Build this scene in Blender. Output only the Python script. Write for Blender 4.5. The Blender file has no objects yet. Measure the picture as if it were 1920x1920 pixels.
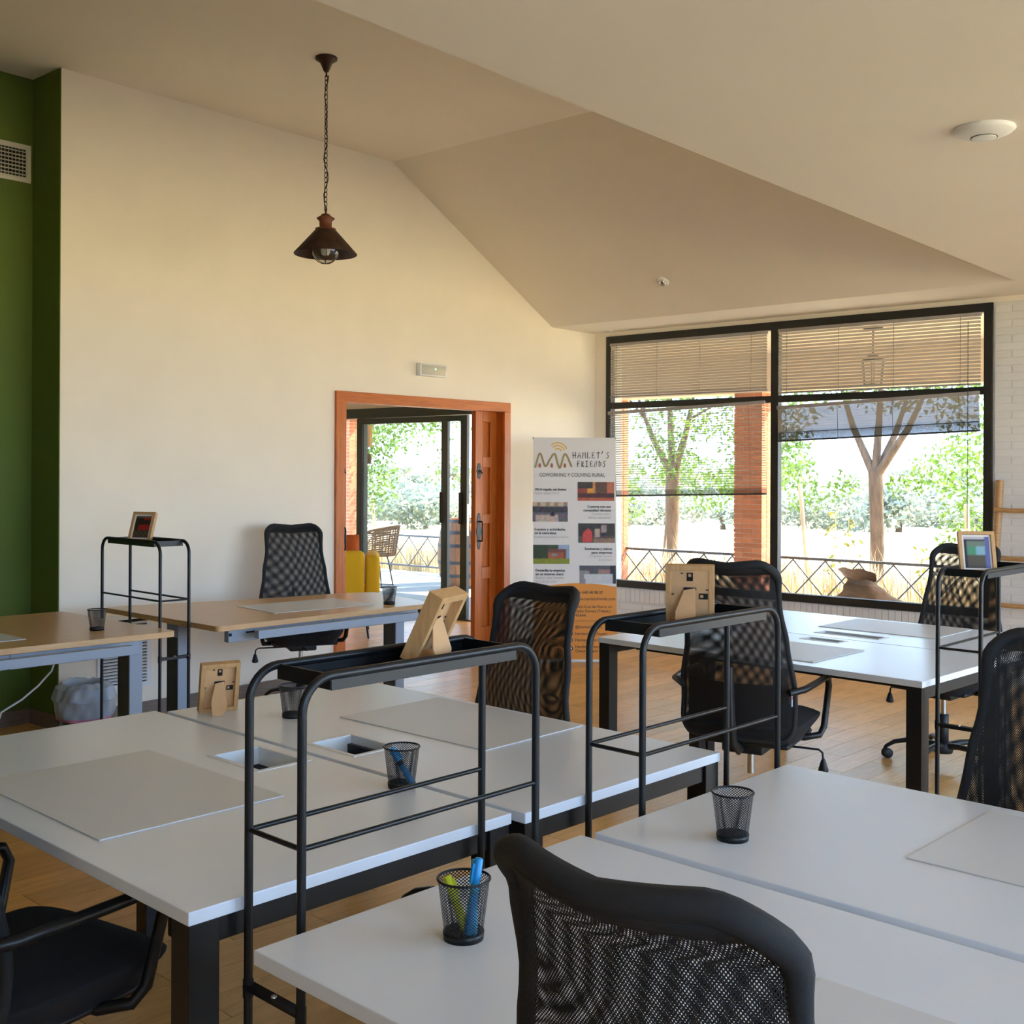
import bpy, bmesh, math, random
from mathutils import Vector, Matrix
random.seed(7)
S = bpy.context.scene
COL = S.collection
R = math.radians
PI = math.pi

# ------------------------------------------------------------------ camera
H = 1.52
YAW = math.atan2(2815 - 960, 2150)
cam = bpy.data.cameras.new('camera')
camo = bpy.data.objects.new('camera', cam)
COL.objects.link(camo)
cam.sensor_width = 36.0
cam.lens = 36.0 * 2150 / 1920
cam.shift_y = -(960 - 883.5) / 1920
cam.clip_start = 0.05
cam.clip_end = 600
camo.matrix_world = (Matrix.Translation((0, 0, H)) @ Matrix.Rotation(YAW, 4, 'Z') @
                     Matrix.Rotation(PI / 2, 4, 'X') @ Matrix.Rotation(0.0046, 4, 'Z'))
S.camera = camo

# ------------------------------------------------------------------ sky, sun, exposure
SKY = 4.6
w = bpy.data.worlds.new('sky'); S.world = w
w.use_nodes = True
bgn = w.node_tree.nodes['Background']
bgn.inputs['Color'].default_value = (0.45, 0.645, 1.0, 1)
bgn.inputs['Strength'].default_value = SKY
sun = bpy.data.lights.new('sun', 'SUN')
sun.energy = 16.0; sun.angle = R(0.6); sun.color = (1.0, 0.90, 0.72)
suno = bpy.data.objects.new('sun', sun); COL.objects.link(suno)
suno.rotation_euler = Vector((-0.33, -0.85, -1.0)).to_track_quat('-Z', 'Y').to_euler()
def portal(name, loc, rot, sx, sy):
    l = bpy.data.lights.new(name, 'AREA'); l.shape = 'RECTANGLE'; l.size = sx; l.size_y = sy
    l.cycles.is_portal = True
    o = bpy.data.objects.new(name, l); COL.objects.link(o)
    o.location = loc; o.rotation_euler = rot
portal('portal_window', (-4.49, 8.60, 1.6), (R(-90), 0, 0), 3.4, 2.2)
portal('portal_gallery', (-8.3, 8.62, 1.1), (R(-90), 0, 0), 3.6, 2.1)
portal('portal_side_near', (1.82, .15, 1.85), (0, R(90), 0), 1.7, 2.9)
portal('portal_side', (1.82, 5.45, 1.45), (0, R(90), 0), 2.6, 5.7)
S.view_settings.view_transform = 'Standard'
S.view_settings.look = 'None'
S.view_settings.gamma = 1.0
S.view_settings.use_curve_mapping = False
S.view_settings.exposure = 1.38
S.cycles.use_denoising = True
S.cycles.max_bounces = 10
S.cycles.diffuse_bounces = 6
S.cycles.transparent_max_bounces = 24
S.cycles.sample_clamp_indirect = 6.0
S.cycles.caustics_reflective = False
S.cycles.caustics_refractive = False

# ------------------------------------------------------------------ photo pixel -> place
_s, _c = math.sin(.0046), math.cos(.0046)
FW = Vector((-math.sin(YAW), math.cos(YAW), 0)); RT = Vector((math.cos(YAW), math.sin(YAW), 0))
def ray(u, v):
    du, dv = u - 960, v - 883.5
    return RT * (du * _c + dv * _s) + FW * 2150 - Vector((0, 0, 1)) * (-du * _s + dv * _c)
def onz(u, v, z):
    d = ray(u, v); t = (z - H) / d.z
    return Vector((d.x * t, d.y * t, z))
def onx(u, v, X):
    d = ray(u, v); t = X / d.x
    return Vector((X, d.y * t, H + d.z * t))
def ony(u, v, Y):
    d = ray(u, v); t = Y / d.y
    return Vector((d.x * t, Y, H + d.z * t))
def project(p):
    q = Vector(p) - Vector((0, 0, H)); d = q.dot(FW)
    return 960 + q.dot(RT) / d * 2150, 883.5 - q.z / d * 2150, d

# ------------------------------------------------------------------ materials
MATS = {}
def mat(name, col, rough=0.6, metal=0.0, spec=0.5, var=0.0, vscale=8.0, bump=0.0, bscale=60.0, stretch=(1, 1, 1), isl=0.0, coat=0.0):
    m = bpy.data.materials.new(name); m.use_nodes = True
    nt = m.node_tree; N = nt.nodes; L = nt.links
    b = N['Principled BSDF']
    b.inputs['Base Color'].default_value = (*col, 1)
    b.inputs['Roughness'].default_value = rough
    b.inputs['Metallic'].default_value = metal
    b.inputs['Specular IOR Level'].default_value = spec
    if coat: b.inputs['Coat Weight'].default_value = coat
    out = None
    if var or bump:
        tc = N.new('ShaderNodeTexCoord'); mp = N.new('ShaderNodeMapping')
        mp.inputs['Scale'].default_value = stretch
        L.new(tc.outputs['Object'], mp.inputs['Vector'])
    if var:
        nz = N.new('ShaderNodeTexNoise'); nz.inputs['Scale'].default_value = vscale; nz.inputs['Detail'].default_value = 6
        L.new(mp.outputs['Vector'], nz.inputs['Vector'])
        mr = N.new('ShaderNodeMapRange')
        mr.inputs['From Min'].default_value = .3; mr.inputs['From Max'].default_value = .7
        mr.inputs['To Min'].default_value = 1 - var; mr.inputs['To Max'].default_value = 1 + var
        L.new(nz.outputs['Fac'], mr.inputs['Value']); out = mr.outputs['Result']
    if isl:
        oi = N.new('ShaderNodeObjectInfo'); g = N.new('ShaderNodeNewGeometry')
        ad = N.new('ShaderNodeMath'); ad.operation = 'ADD'
        L.new(oi.outputs['Random'], ad.inputs[0]); L.new(g.outputs['Random Per Island'], ad.inputs[1])
        fr = N.new('ShaderNodeMath'); fr.operation = 'FRACT'; L.new(ad.outputs[0], fr.inputs[0])
        m2 = N.new('ShaderNodeMapRange'); m2.inputs['To Min'].default_value = 1 - isl; m2.inputs['To Max'].default_value = 1 + isl
        L.new(fr.outputs[0], m2.inputs['Value'])
        if out:
            mu = N.new('ShaderNodeMath'); mu.operation = 'MULTIPLY'
            L.new(out, mu.inputs[0]); L.new(m2.outputs['Result'], mu.inputs[1]); out = mu.outputs[0]
        else: out = m2.outputs['Result']
    if out:
        vm = N.new('ShaderNodeVectorMath'); vm.operation = 'SCALE'
        vm.inputs[0].default_value = col; L.new(out, vm.inputs['Scale'])
        L.new(vm.outputs['Vector'], b.inputs['Base Color'])
    if bump:
        n2 = N.new('ShaderNodeTexNoise'); n2.inputs['Scale'].default_value = bscale; n2.inputs['Detail'].default_value = 4
        L.new(mp.outputs['Vector'], n2.inputs['Vector'])
        bp = N.new('ShaderNodeBump'); bp.inputs['Strength'].default_value = bump; bp.inputs['Distance'].default_value = .01
        L.new(n2.outputs['Fac'], bp.inputs['Height']); L.new(bp.outputs['Normal'], b.inputs['Normal'])
    MATS[name] = m
    return m
def mixed(name, fac, trans=(1, 1, 1)):                                   # an existing principled material, partly see-through
    m = MATS[name]; nt = m.node_tree; N = nt.nodes; L = nt.links
    t = N.new('ShaderNodeBsdfTransparent'); t.inputs['Color'].default_value = (*trans, 1)
    mx = N.new('ShaderNodeMixShader'); mx.inputs['Fac'].default_value = fac
    L.new(N['Principled BSDF'].outputs[0], mx.inputs[1]); L.new(t.outputs[0], mx.inputs[2])
    L.new(mx.outputs[0], N['Material Output'].inputs['Surface'])
    return mx
def holes(name, col, p, q, thr, rough=.7):                              # fine net: staggered holes laid out in UV metres
    m = mat(name, col, rough); nt = m.node_tree; N = nt.nodes; L = nt.links
    mx = mixed(name, 0)
    uv = N.new('ShaderNodeUVMap'); sp = N.new('ShaderNodeSeparateXYZ'); L.new(uv.outputs[0], sp.inputs[0])
    cs = []
    for k, per in (('X', p), ('Y', q)):
        a = N.new('ShaderNodeMath'); a.operation = 'MULTIPLY'; a.inputs[1].default_value = 2 * PI / per
        c = N.new('ShaderNodeMath'); c.operation = 'COSINE'
        L.new(sp.outputs[k], a.inputs[0]); L.new(a.outputs[0], c.inputs[0]); cs.append(c)
    mu = N.new('ShaderNodeMath'); mu.operation = 'MULTIPLY'
    L.new(cs[0].outputs[0], mu.inputs[0]); L.new(cs[1].outputs[0], mu.inputs[1])
    gt = N.new('ShaderNodeMath'); gt.operation = 'GREATER_THAN'; gt.inputs[1].default_value = thr
    L.new(mu.outputs[0], gt.inputs[0]); L.new(gt.outputs[0], mx.inputs['Fac'])
    return m
def wood(name, c1, c2, scale=18, stretch=(1, 8, 8), rough=.5, isl=0.0):
    m = mat(name, c1, rough, isl=0); nt = m.node_tree; N = nt.nodes; L = nt.links
    tc = N.new('ShaderNodeTexCoord'); mp = N.new('ShaderNodeMapping'); mp.inputs['Scale'].default_value = stretch
    src = tc.outputs['Object']
    if isl:
        oi = N.new('ShaderNodeObjectInfo'); g = N.new('ShaderNodeNewGeometry')
        ad = N.new('ShaderNodeMath'); ad.operation = 'ADD'
        L.new(oi.outputs['Random'], ad.inputs[0]); L.new(g.outputs['Random Per Island'], ad.inputs[1])
        sc = N.new('ShaderNodeMath'); sc.operation = 'MULTIPLY'; sc.inputs[1].default_value = 17.0
        L.new(ad.outputs[0], sc.inputs[0])
        va = N.new('ShaderNodeVectorMath'); va.operation = 'ADD'
        L.new(src, va.inputs[0]); L.new(sc.outputs[0], va.inputs[1]); src = va.outputs[0]
    L.new(src, mp.inputs['Vector'])
    nz = N.new('ShaderNodeTexNoise'); nz.inputs['Scale'].default_value = scale; nz.inputs['Detail'].default_value = 8; nz.inputs['Roughness'].default_value = .65
    nz.inputs['Distortion'].default_value = .6
    L.new(mp.outputs['Vector'], nz.inputs['Vector'])
    cr = N.new('ShaderNodeValToRGB'); cr.color_ramp.elements[0].position = .32; cr.color_ramp.elements[1].position = .68
    cr.color_ramp.elements[0].color = (*c2, 1); cr.color_ramp.elements[1].color = (*c1, 1)
    L.new(nz.outputs['Fac'], cr.inputs['Fac'])
    last = cr.outputs['Color']
    if isl:
        fr = N.new('ShaderNodeMath'); fr.operation = 'FRACT'; L.new(ad.outputs[0], fr.inputs[0])
        m2 = N.new('ShaderNodeMapRange'); m2.inputs['To Min'].default_value = 1 - isl; m2.inputs['To Max'].default_value = 1 + isl
        L.new(fr.outputs[0], m2.inputs['Value'])
        vm = N.new('ShaderNodeVectorMath'); vm.operation = 'SCALE'; L.new(last, vm.inputs[0]); L.new(m2.outputs[0], vm.inputs['Scale'])
        last = vm.outputs['Vector']
    L.new(last, N['Principled BSDF'].inputs['Base Color'])
    return m
mat('wall_white', (.88, .80, .67), .9, var=.02, vscale=3, bump=.03, bscale=90)
mat('ceiling_white', (.83, .765, .67), .95, var=.015, vscale=2)
mat('wall_green', (.095, .145, .016), .75, bump=.03, bscale=90)
mat('painted_brick', (.80, .78, .74), .85, bump=.25, bscale=45, isl=.03)
mat('painted_joint', (.76, .74, .70), .95)
mat('plinth', (.20, .15, .115), .55, var=.15, vscale=14, stretch=(6, .6, 6))
mat('desk_white', (.75, .785, .84), .28, var=.01, vscale=4)
mat('desk_edge', (.82, .82, .82), .4)
mat('mat_grey', (.66, .66, .66), .42)
mat('black_metal', (.008, .008, .009), .38, spec=.4)
mat('black_frame', (.016, .016, .013), .5)
mat('black_plastic', (.012, .012, .013), .5)
mat('black_cloth', (.010, .010, .012), .95, bump=.15, bscale=700)
mat('black_weave', (.013, .013, .014), .8, bump=.3, bscale=900)
mat('chrome', (.6, .6, .62), .18, metal=1)
mat('steel_blue', (.30, .36, .45), .5)
mat('steel_dark', (.06, .065, .06), .5)
mat('green_alu', (.045, .062, .052), .45)
mat('plastic_white', (.78, .78, .77), .45)
mat('vent_cream', (.62, .58, .47), .6)
mat('dark_void', (.008, .008, .008), .9)
mat('bronze', (.055, .028, .018), .5, metal=.5, var=.3, vscale=20)
mat('rust_metal', (.16, .05, .025), .6, metal=.3, var=.3, vscale=30)
mat('mdf', (.62, .365, .175), .8, var=.05, vscale=30)
wood('pine', (.64, .375, .16), (.50, .275, .105), 14, (8, 8, 1), .55)
wood('oak_top', (.68, .42, .205), (.57, .335, .15), 10, (7, .5, 3), .30)
wood('door_wood', (.62, .17, .020), (.42, .10, .012), 9, (7, 7, .5), .42)
wood('door_wood_flat', (.62, .17, .020), (.42, .10, .012), 9, (7, .5, 7), .42)
wood('floor_tile', (.80, .46, .165), (.62, .345, .115), 7, (7, .8, 1), .32, isl=.12)
MATS['floor_tile'].node_tree.nodes['Principled BSDF'].inputs['Specular IOR Level'].default_value = .15
mat('grout', (.13, .09, .055), .9)
wood('bamboo', (.55, .32, .13), (.40, .20, .07), 12, (1, 1, 6), .5)
mat('brick_red', (.46, .155, .065), .85, var=.15, vscale=30, bump=.2, bscale=60, isl=.18)
mat('mortar', (.62, .42, .29), .95)
mat('added_terrace_grey', (.13, .13, .135), .8, var=.15, vscale=2)
mat('porch_paving', (.21, .215, .225), .6, var=.2, vscale=3, stretch=(1, 6, 1))
mat('porch_ceiling', (.72, .56, .38), .9)
mat('rail_grey', (.10, .09, .085), .5)
mat('straw', (.62, .50, .32), .95, var=.35, vscale=1.2, isl=.25)
mat('ground_straw', (.70, .53, .30), .95, var=.25, vscale=.4)
mat('bark', (.11, .07, .045), .9, var=.4, vscale=14, bump=.8, bscale=25, stretch=(1, 1, .25))
mat('burlap', (.27, .165, .10), .95, bump=.5, bscale=160, var=.12, vscale=20)
mat('yellow_fabric', (.85, .52, .015), .9, bump=.1, bscale=300)
mat('orange_fabric', (.62, .13, .02), .9)
mat('rattan', (.24, .125, .06), .7, isl=.15)
wood('barrel_oak', (.36, .17, .075), (.21, .09, .04), 8, (8, 8, .6), .6, isl=.2)
mat('hoop', (.06, .065, .075), .5, metal=.5)
mat('banner_white', (.80, .77, .74), .6)
mat('ink_orange', (.78, .30, .045), .6)
mat('ink_olive', (.36, .27, .10), .6)
mat('ink_wifi', (.85, .48, .08), .6)
mat('ink_red', (.52, .13, .07), .6)
mat('ink_dark', (.05, .042, .035), .6)
mat('ink_grey', (.48, .46, .44), .6)
mat('ink_navy', (.05, .045, .08), .6)
mat('bin_bag', (.62, .68, .76), .3)
mixed('bin_bag', .35)
mat('bag_tie', (.62, .22, .35), .5)
mat('bin_grey', (.07, .075, .07), .6)
mat('marker_blue', (.01, .30, .72), .35)
mat('marker_cyan', (.05, .48, .78), .35)
mat('marker_yellow', (.62, .70, .03), .35)
mat('label_grey', (.35, .42, .55), .6)
mat('label_red', (.6, .04, .10), .6)
mat('weed_green', (.40, .42, .10), .9, isl=.3)
def leafmat(name, col, tr):
    m = mat(name, col, .6, isl=.3); nt = m.node_tree; N = nt.nodes; L = nt.links
    t = N.new('ShaderNodeBsdfTranslucent'); t.inputs['Color'].default_value = (*tr, 1)
    mx = N.new('ShaderNodeMixShader'); mx.inputs['Fac'].default_value = .45
    L.new(N['Principled BSDF'].outputs[0], mx.inputs[1]); L.new(t.outputs[0], mx.inputs[2])
    L.new(mx.outputs[0], N['Material Output'].inputs['Surface'])
leafmat('leaf_green', (.05, .095, .02), (.12, .215, .03))
leafmat('leaf_olive', (.21, .235, .19), (.24, .27, .20))
def glassmat(name, tint=(1, 1, 1), amount=.03):
    m = bpy.data.materials.new(name); m.use_nodes = True; nt = m.node_tree; N = nt.nodes; L = nt.links
    N.remove(N['Principled BSDF'])
    t = N.new('ShaderNodeBsdfTransparent'); t.inputs['Color'].default_value = (*tint, 1)
    g = N.new('ShaderNodeBsdfGlossy'); g.inputs['Roughness'].default_value = .0
    lw = N.new('ShaderNodeLayerWeight'); lw.inputs['Blend'].default_value = .5
    pw = N.new('ShaderNodeMath'); pw.operation = 'POWER'; pw.inputs[1].default_value = 5; L.new(lw.outputs['Facing'], pw.inputs[0])
    f = N.new('ShaderNodeMath'); f.operation = 'MULTIPLY_ADD'; f.inputs[1].default_value = .7; f.inputs[2].default_value = amount; L.new(pw.outputs[0], f.inputs[0])
    mx = N.new('ShaderNodeMixShader')
    L.new(f.outputs[0], mx.inputs[0]); L.new(t.outputs[0], mx.inputs[1]); L.new(g.outputs[0], mx.inputs[2])
    L.new(mx.outputs[0], N['Material Output'].inputs['Surface']); MATS[name] = m
glassmat('glass', (.93, .96, .94))
glassmat('glass_tinted', (.91, .935, .92))
glassmat('lamp_glass', (.90, .90, .87), .14)
mat('slat', (.60, .54, .46), .6); mixed('slat', .04)
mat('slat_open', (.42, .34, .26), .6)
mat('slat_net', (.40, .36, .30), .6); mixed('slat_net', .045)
mat('blind_rail', (.36, .33, .31), .5)
mat('blind_bar', (.05, .042, .038), .5)
mat('cord', (.05, .045, .04), .7)
holes('net_front', (.012, .012, .013), .0046, .0056, .30)
holes('net_back', (.012, .012, .013), .0050, .0061, .22)
holes('cup_net', (.012, .012, .013), .0052, .0052, .04, .4)
def led(name, col, s):
    m = mat(name, col, .5); b = m.node_tree.nodes['Principled BSDF']
    b.inputs['Emission Color'].default_value = (*col, 1); b.inputs['Emission Strength'].default_value = s
led('led_green', (.2, 1, .45), 1.5)
def printmat(name):
    m = mat(name, (1, 1, 1), .45); N = m.node_tree.nodes
    a = N.new('ShaderNodeAttribute'); a.attribute_name = 'ink'
    m.node_tree.links.new(a.outputs['Color'], N['Principled BSDF'].inputs['Base Color'])
printmat('print')

# ------------------------------------------------------------------ mesh builder
class MB:
    def __init__(s): s.v = []; s.f = []; s.sm = []; s.uv = []
    def add(s, vs, fs, smooth=False, uvs=None):
        o = len(s.v); s.v += [tuple(p) for p in vs]
        for i, f in enumerate(fs):
            s.f.append([o + k for k in f]); s.sm.append(smooth)
            s.uv.append([uvs[k] for k in f] if uvs else None)
        return s
    def box(s, x0, x1, y0, y1, z0, z1):
        vs = [(x, y, z) for z in (z0, z1) for y in (y0, y1) for x in (x0, x1)]
        return s.add(vs, [(0, 2, 3, 1), (4, 5, 7, 6), (0, 1, 5, 4), (2, 6, 7, 3), (0, 4, 6, 2), (1, 3, 7, 5)])
    def obox(s, c, sx, sy, sz, M=None):                                  # box about a centre, turned by M
        h = MB().box(-sx / 2, sx / 2, -sy / 2, sy / 2, -sz / 2, sz / 2)
        c = Vector(c)
        return s.add([(M @ Vector(p) if M else Vector(p)) + c for p in h.v], h.f)
    def rbox(s, x0, x1, y0, y1, z0, z1, r=.01, seg=3, smooth=True):
        bm = bmesh.new(); bmesh.ops.create_cube(bm, size=1)
        for v in bm.verts: v.co = ((x0 + x1) / 2 + v.co.x * (x1 - x0), (y0 + y1) / 2 + v.co.y * (y1 - y0), (z0 + z1) / 2 + v.co.z * (z1 - z0))
        bmesh.ops.bevel(bm, geom=bm.edges[:], offset=r, segments=seg, profile=.5, affect='EDGES')
        bm.verts.index_update()
        s.add([v.co[:] for v in bm.verts], [[v.index for v in f.verts] for f in bm.faces], smooth); bm.free()
        return s
    def prism(s, poly, z0, z1):
        n = len(poly)
        vs = [(x, y, z0) for x, y in poly] + [(x, y, z1) for x, y in poly]
        return s.add(vs, [list(range(n))[::-1], list(range(n, 2 * n))] + [(i, (i + 1) % n, n + (i + 1) % n, n + i) for i in range(n)])
    def tube(s, path, r, n=8, closed=False, caps=True, sq=None):
        P = [Vector(p) for p in path]; m = len(P)
        rs = r if isinstance(r, (list, tuple)) else [r] * m
        T = []
        for i in range(m):
            a = P[(i - 1) % m] if (closed or i) else P[0]
            b = P[(i + 1) % m] if (closed or i < m - 1) else P[-1]
            T.append((b - a).normalized() if (b - a).length > 1e-9 else Vector((0, 0, 1)))
        up = Vector((0, 0, 1)) if abs(T[0].z) < .9 else Vector((1, 0, 0))
        nrm = (up - T[0] * up.dot(T[0])).normalized()
        vs = []
        for i in range(m):
            nrm = nrm - T[i] * nrm.dot(T[i])
            nrm = nrm.normalized() if nrm.length > 1e-6 else T[i].orthogonal().normalized()
            bi = T[i].cross(nrm)
            for k in range(n):
                a = 2 * PI * (k + .5) / n
                ca, sa = math.cos(a), math.sin(a)
                if sq: ca *= sq[0]; sa *= sq[1]
                vs.append(P[i] + (nrm * ca + bi * sa) * rs[i])
        fs = [(i * n + k, i * n + (k + 1) % n, ((i + 1) % m) * n + (k + 1) % n, ((i + 1) % m) * n + k)
              for i in range(m if closed else m - 1) for k in range(n)]
        s.add(vs, fs, n > 4)
        if caps and not closed:
            s.add(vs[:n], [list(range(n))[::-1]]); s.add(vs[-n:], [list(range(n))])
        return s
    def lathe(s, prof, n=24, c=(0, 0, 0), uvs=False, smooth=True):
        vs = []; uv = []
        for (r, z) in prof:
            for k in range(n + 1):
                a = 2 * PI * k / n
                vs.append((c[0] + r * math.cos(a), c[1] + r * math.sin(a), c[2] + z)); uv.append((k / n * 2 * PI * prof[0][0], z))
        m = n + 1
        fs = [(i * m + k, i * m + k + 1, (i + 1) * m + k + 1, (i + 1) * m + k) for i in range(len(prof) - 1) for k in range(n)]
        return s.add(vs, fs, smooth, uv if uvs else None)
    def disc(s, c, r, n=20, up=1):
        vs = [(c[0] + r * math.cos(2 * PI * k / n), c[1] + r * math.sin(2 * PI * k / n), c[2]) for k in range(n)]
        return s.add(vs, [list(range(n))] if up > 0 else [list(range(n))[::-1]])
    def grid(s, fn, nu, nv, smooth=True, uvf=None):
        vs = []; uv = []
        for j in range(nv + 1):
            for i in range(nu + 1):
                vs.append(fn(i / nu, j / nv)); uv.append(uvf(i / nu, j / nv) if uvf else (i / nu, j / nv))
        m = nu + 1
        return s.add(vs, [(j * m + i, j * m + i + 1, (j + 1) * m + i + 1, (j + 1) * m + i) for j in range(nv) for i in range(nu)], smooth, uv)
    def xf(s, fn): s.v = [tuple(fn(Vector(p))) for p in s.v]; return s
    def mesh(s, name, m):
        me = bpy.data.meshes.new(name); me.from_pydata(s.v, [], s.f)
        me.polygons.foreach_set('use_smooth', s.sm)
        if any(u is not None for u in s.uv):
            ul = me.uv_layers.new(name='UVMap')
            flat = []
            for f, u in zip(s.f, s.uv):
                for q in (u or [(0, 0)] * len(f)): flat += [q[0], q[1]]
            ul.data.foreach_set('uv', flat)
        me.materials.append(MATS[m]); me.update()
        return me
    def build(s, name, m, parent=None, loc=None):
        o = bpy.data.objects.new(name, s.mesh(name, m)); COL.objects.link(o)
        if parent: o.parent = parent
        if loc: o.location = loc
        return o
def inst(name, me, parent=None, loc=(0, 0, 0), rot=(0, 0, 0)):
    o = bpy.data.objects.new(name, me); COL.objects.link(o); o.parent = parent; o.location = loc; o.rotation_euler = rot
    return o
def tag(o, label, cat, group=None, kind=None):
    o['label'] = label; o['category'] = cat
    if group: o['group'] = group
    if kind: o['kind'] = kind
    return o
def thing(name, label, cat, loc=(0, 0, 0), rz=0, group=None):
    o = bpy.data.objects.new(name, None); o.empty_display_size = .1; COL.objects.link(o)
    o.location = loc; o.rotation_euler = (0, 0, rz)
    return tag(o, label, cat, group)
def struct(o): o['kind'] = 'structure'; return o
def stuff(o): o['kind'] = 'stuff'; return o
KIDS = {}
def copytree(o, parent=None):
    c = o.copy(); COL.objects.link(c); c.parent = parent
    for ch in [x for x in COL.objects if x.parent == o]: copytree(ch, c)
    return c
def place(o, loc, rz, label=None, group=None):
    o.location = loc; o.rotation_euler = (0, 0, rz)
    if label: o['label'] = label
    if group: o['group'] = group
    return o
def bevel(o, w=.002, seg=2):
    m = o.modifiers.new('bevel', 'BEVEL'); m.width = w; m.segments = seg; m.limit_method = 'ANGLE'; return o
def rotxy(p, a): return Vector((p.x * math.cos(a) - p.y * math.sin(a), p.x * math.sin(a) + p.y * math.cos(a), p.z))
def arc(c, r, a0, a1, n, plane='yz'):
    out = []
    for i in range(n + 1):
        a = a0 + (a1 - a0) * i / n
        out.append((c[0], c[1] + r * math.cos(a), c[2] + r * math.sin(a)))
    return out
def sstep(x): x = max(0, min(1, x)); return x * x * (3 - 2 * x)
def lerpk(ks, t):                                                     # smooth curve through (t, value) knots
    for (a, p), (b, q) in zip(ks, ks[1:]):
        if t <= b: return p + (q - p) * sstep((t - a) / (b - a)) if b > a else q
    return ks[-1][1]
def slab_hole(x0, x1, y0, y1, z0, z1, h):
    a0, a1, b0, b1 = h
    o = [(x0, y0), (x1, y0), (x1, y1), (x0, y1)]; i = [(a0, b0), (a1, b0), (a1, b1), (a0, b1)]
    vs = [(x, y, z1) for x, y in o] + [(x, y, z1) for x, y in i] + [(x, y, z0) for x, y in o] + [(x, y, z0) for x, y in i]
    fs = []
    for k in range(4):
        n = (k + 1) % 4
        fs += [(k, n, 4 + n, 4 + k), (8 + n, 8 + k, 12 + k, 12 + n), (8 + k, 8 + n, n, k), (4 + k, 4 + n, 12 + n, 12 + k)]
    return MB().add(vs, fs)
def picture(name, w_, h_, nx, ny, fn, parent, place_fn):
    m = MB().grid(lambda u, v: place_fn(u * w_, v * h_), nx, ny, False)
    o = m.build(name, 'print', parent)
    ca = o.data.color_attributes.new('ink', 'FLOAT_COLOR', 'POINT')
    k = 0
    for j in range(ny + 1):
        for i in range(nx + 1):
            c = fn(i / nx, j / ny); ca.data[k].color = (*[max(0, x) ** 2.2 for x in c], 1); k += 1
    return o
def textmesh(body, size):
    c = bpy.data.curves.new('t', 'FONT'); c.body = body; c.size = size
    o = bpy.data.objects.new('t', c); COL.objects.link(o)
    dg = bpy.context.evaluated_depsgraph_get()
    me = bpy.data.meshes.new_from_object(o.evaluated_get(dg))
    vs = [v.co.copy() for v in me.vertices]; fs = [list(p.vertices) for p in me.polygons]
    bpy.data.objects.remove(o); bpy.data.curves.remove(c); bpy.data.meshes.remove(me)
    return vs, fs


# ------------------------------------------------------------------ the room
XW, YW, XE, ZF, ZS = -6.344, 8.525, -2.43, 3.852, 2.79
YB, YS = 5.951, 7.884
FA = R(-2.3)                                                          # the floor runs 2.3 degrees off the walls
floor = struct(MB().box(-10.9, 1.9, -3.7, 8.72, -.12, -.005).build('floor', 'grout'))
TL, TW = .60, .148
tile_me = MB().box(-TW / 2 + .0015, TW / 2 - .0015, -TL / 2 + .0015, TL / 2 - .0015, -.006, 0).mesh('floor_tile', 'floor_tile')
cand = []
for i in range(-80, 60):
    for j in range(-12, 24):
        lx, ly = i * TW, j * TL + (TL / 2 if i % 2 else 0)
        p = rotxy(Vector((lx, ly, 0)), FA)
        if not (-10.7 < p.x < 1.7 and -3.4 < p.y < 8.95): continue
        u, v, d = project(p) if (p.dot(FW) > .6) else (9e9, 9e9, 9e9)
        inview = -90 < u < 2010 and v < 2250 and p.y < 8.3
        cand.append((d if inview else 1e6 + p.length, p, lx, ly))
cand.sort(key=lambda c: c[0])
def hidden(p):                                                        # floor that the near desks cover from here
    u, v, d = project(p)
    return d < 3.2 and u > 560 and v > 1560
big = [c for c in cand if c[0] < 1e6 and not hidden(c[1])][:300]
bigset = {id(c) for c in big}
for c in big: inst('floor_tile', tile_me, floor, c[1], (0, 0, FA))
rest = MB()
for c in cand:
    if id(c) in bigset: continue
    b = MB().box(-TW / 2 + .0015, TW / 2 - .0015, -TL / 2 + .0015, TL / 2 - .0015, -.006, 0)
    q_ = [rotxy(Vector(q) + Vector((c[2], c[3], 0)), FA) for q in b.v]
    rest.add([Vector((q.x, min(q.y, 8.70), q.z)) for q in q_], b.f)
ro = rest.build('floor_tiles_beyond', 'floor_tile', floor); stuff(ro)

D0, D1, DZ = 5.43, 7.28, 2.06                                         # doorway in the left wall
struct(MB().box(XW - .22, XW, 3.329, D0, 0, 4.0).box(XW - .22, XW, D1, 8.75, 0, 4.0).box(XW - .22, XW, D0, D1, DZ, 4.0).build('wall_left', 'wall_white'))
struct(MB().box(-6.9, -6.67, -3.7, 3.3285, 0, 4.0).box(-6.67, XW - .0005, 3.322, 3.3285, 0, 4.0).build('wall_green', 'wall_green'))
ww = struct(MB().box(XW - .22, -6.2, YW, 8.75, 0, 4).box(-6.2, -2.776, YW, 8.75, 0, .478).box(-6.2, -2.776, YW, 8.75, 2.752, 4)
            .box(-2.776, 1.9, YW, 8.75, 0, 4).build('wall_window', 'painted_joint'))
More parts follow.
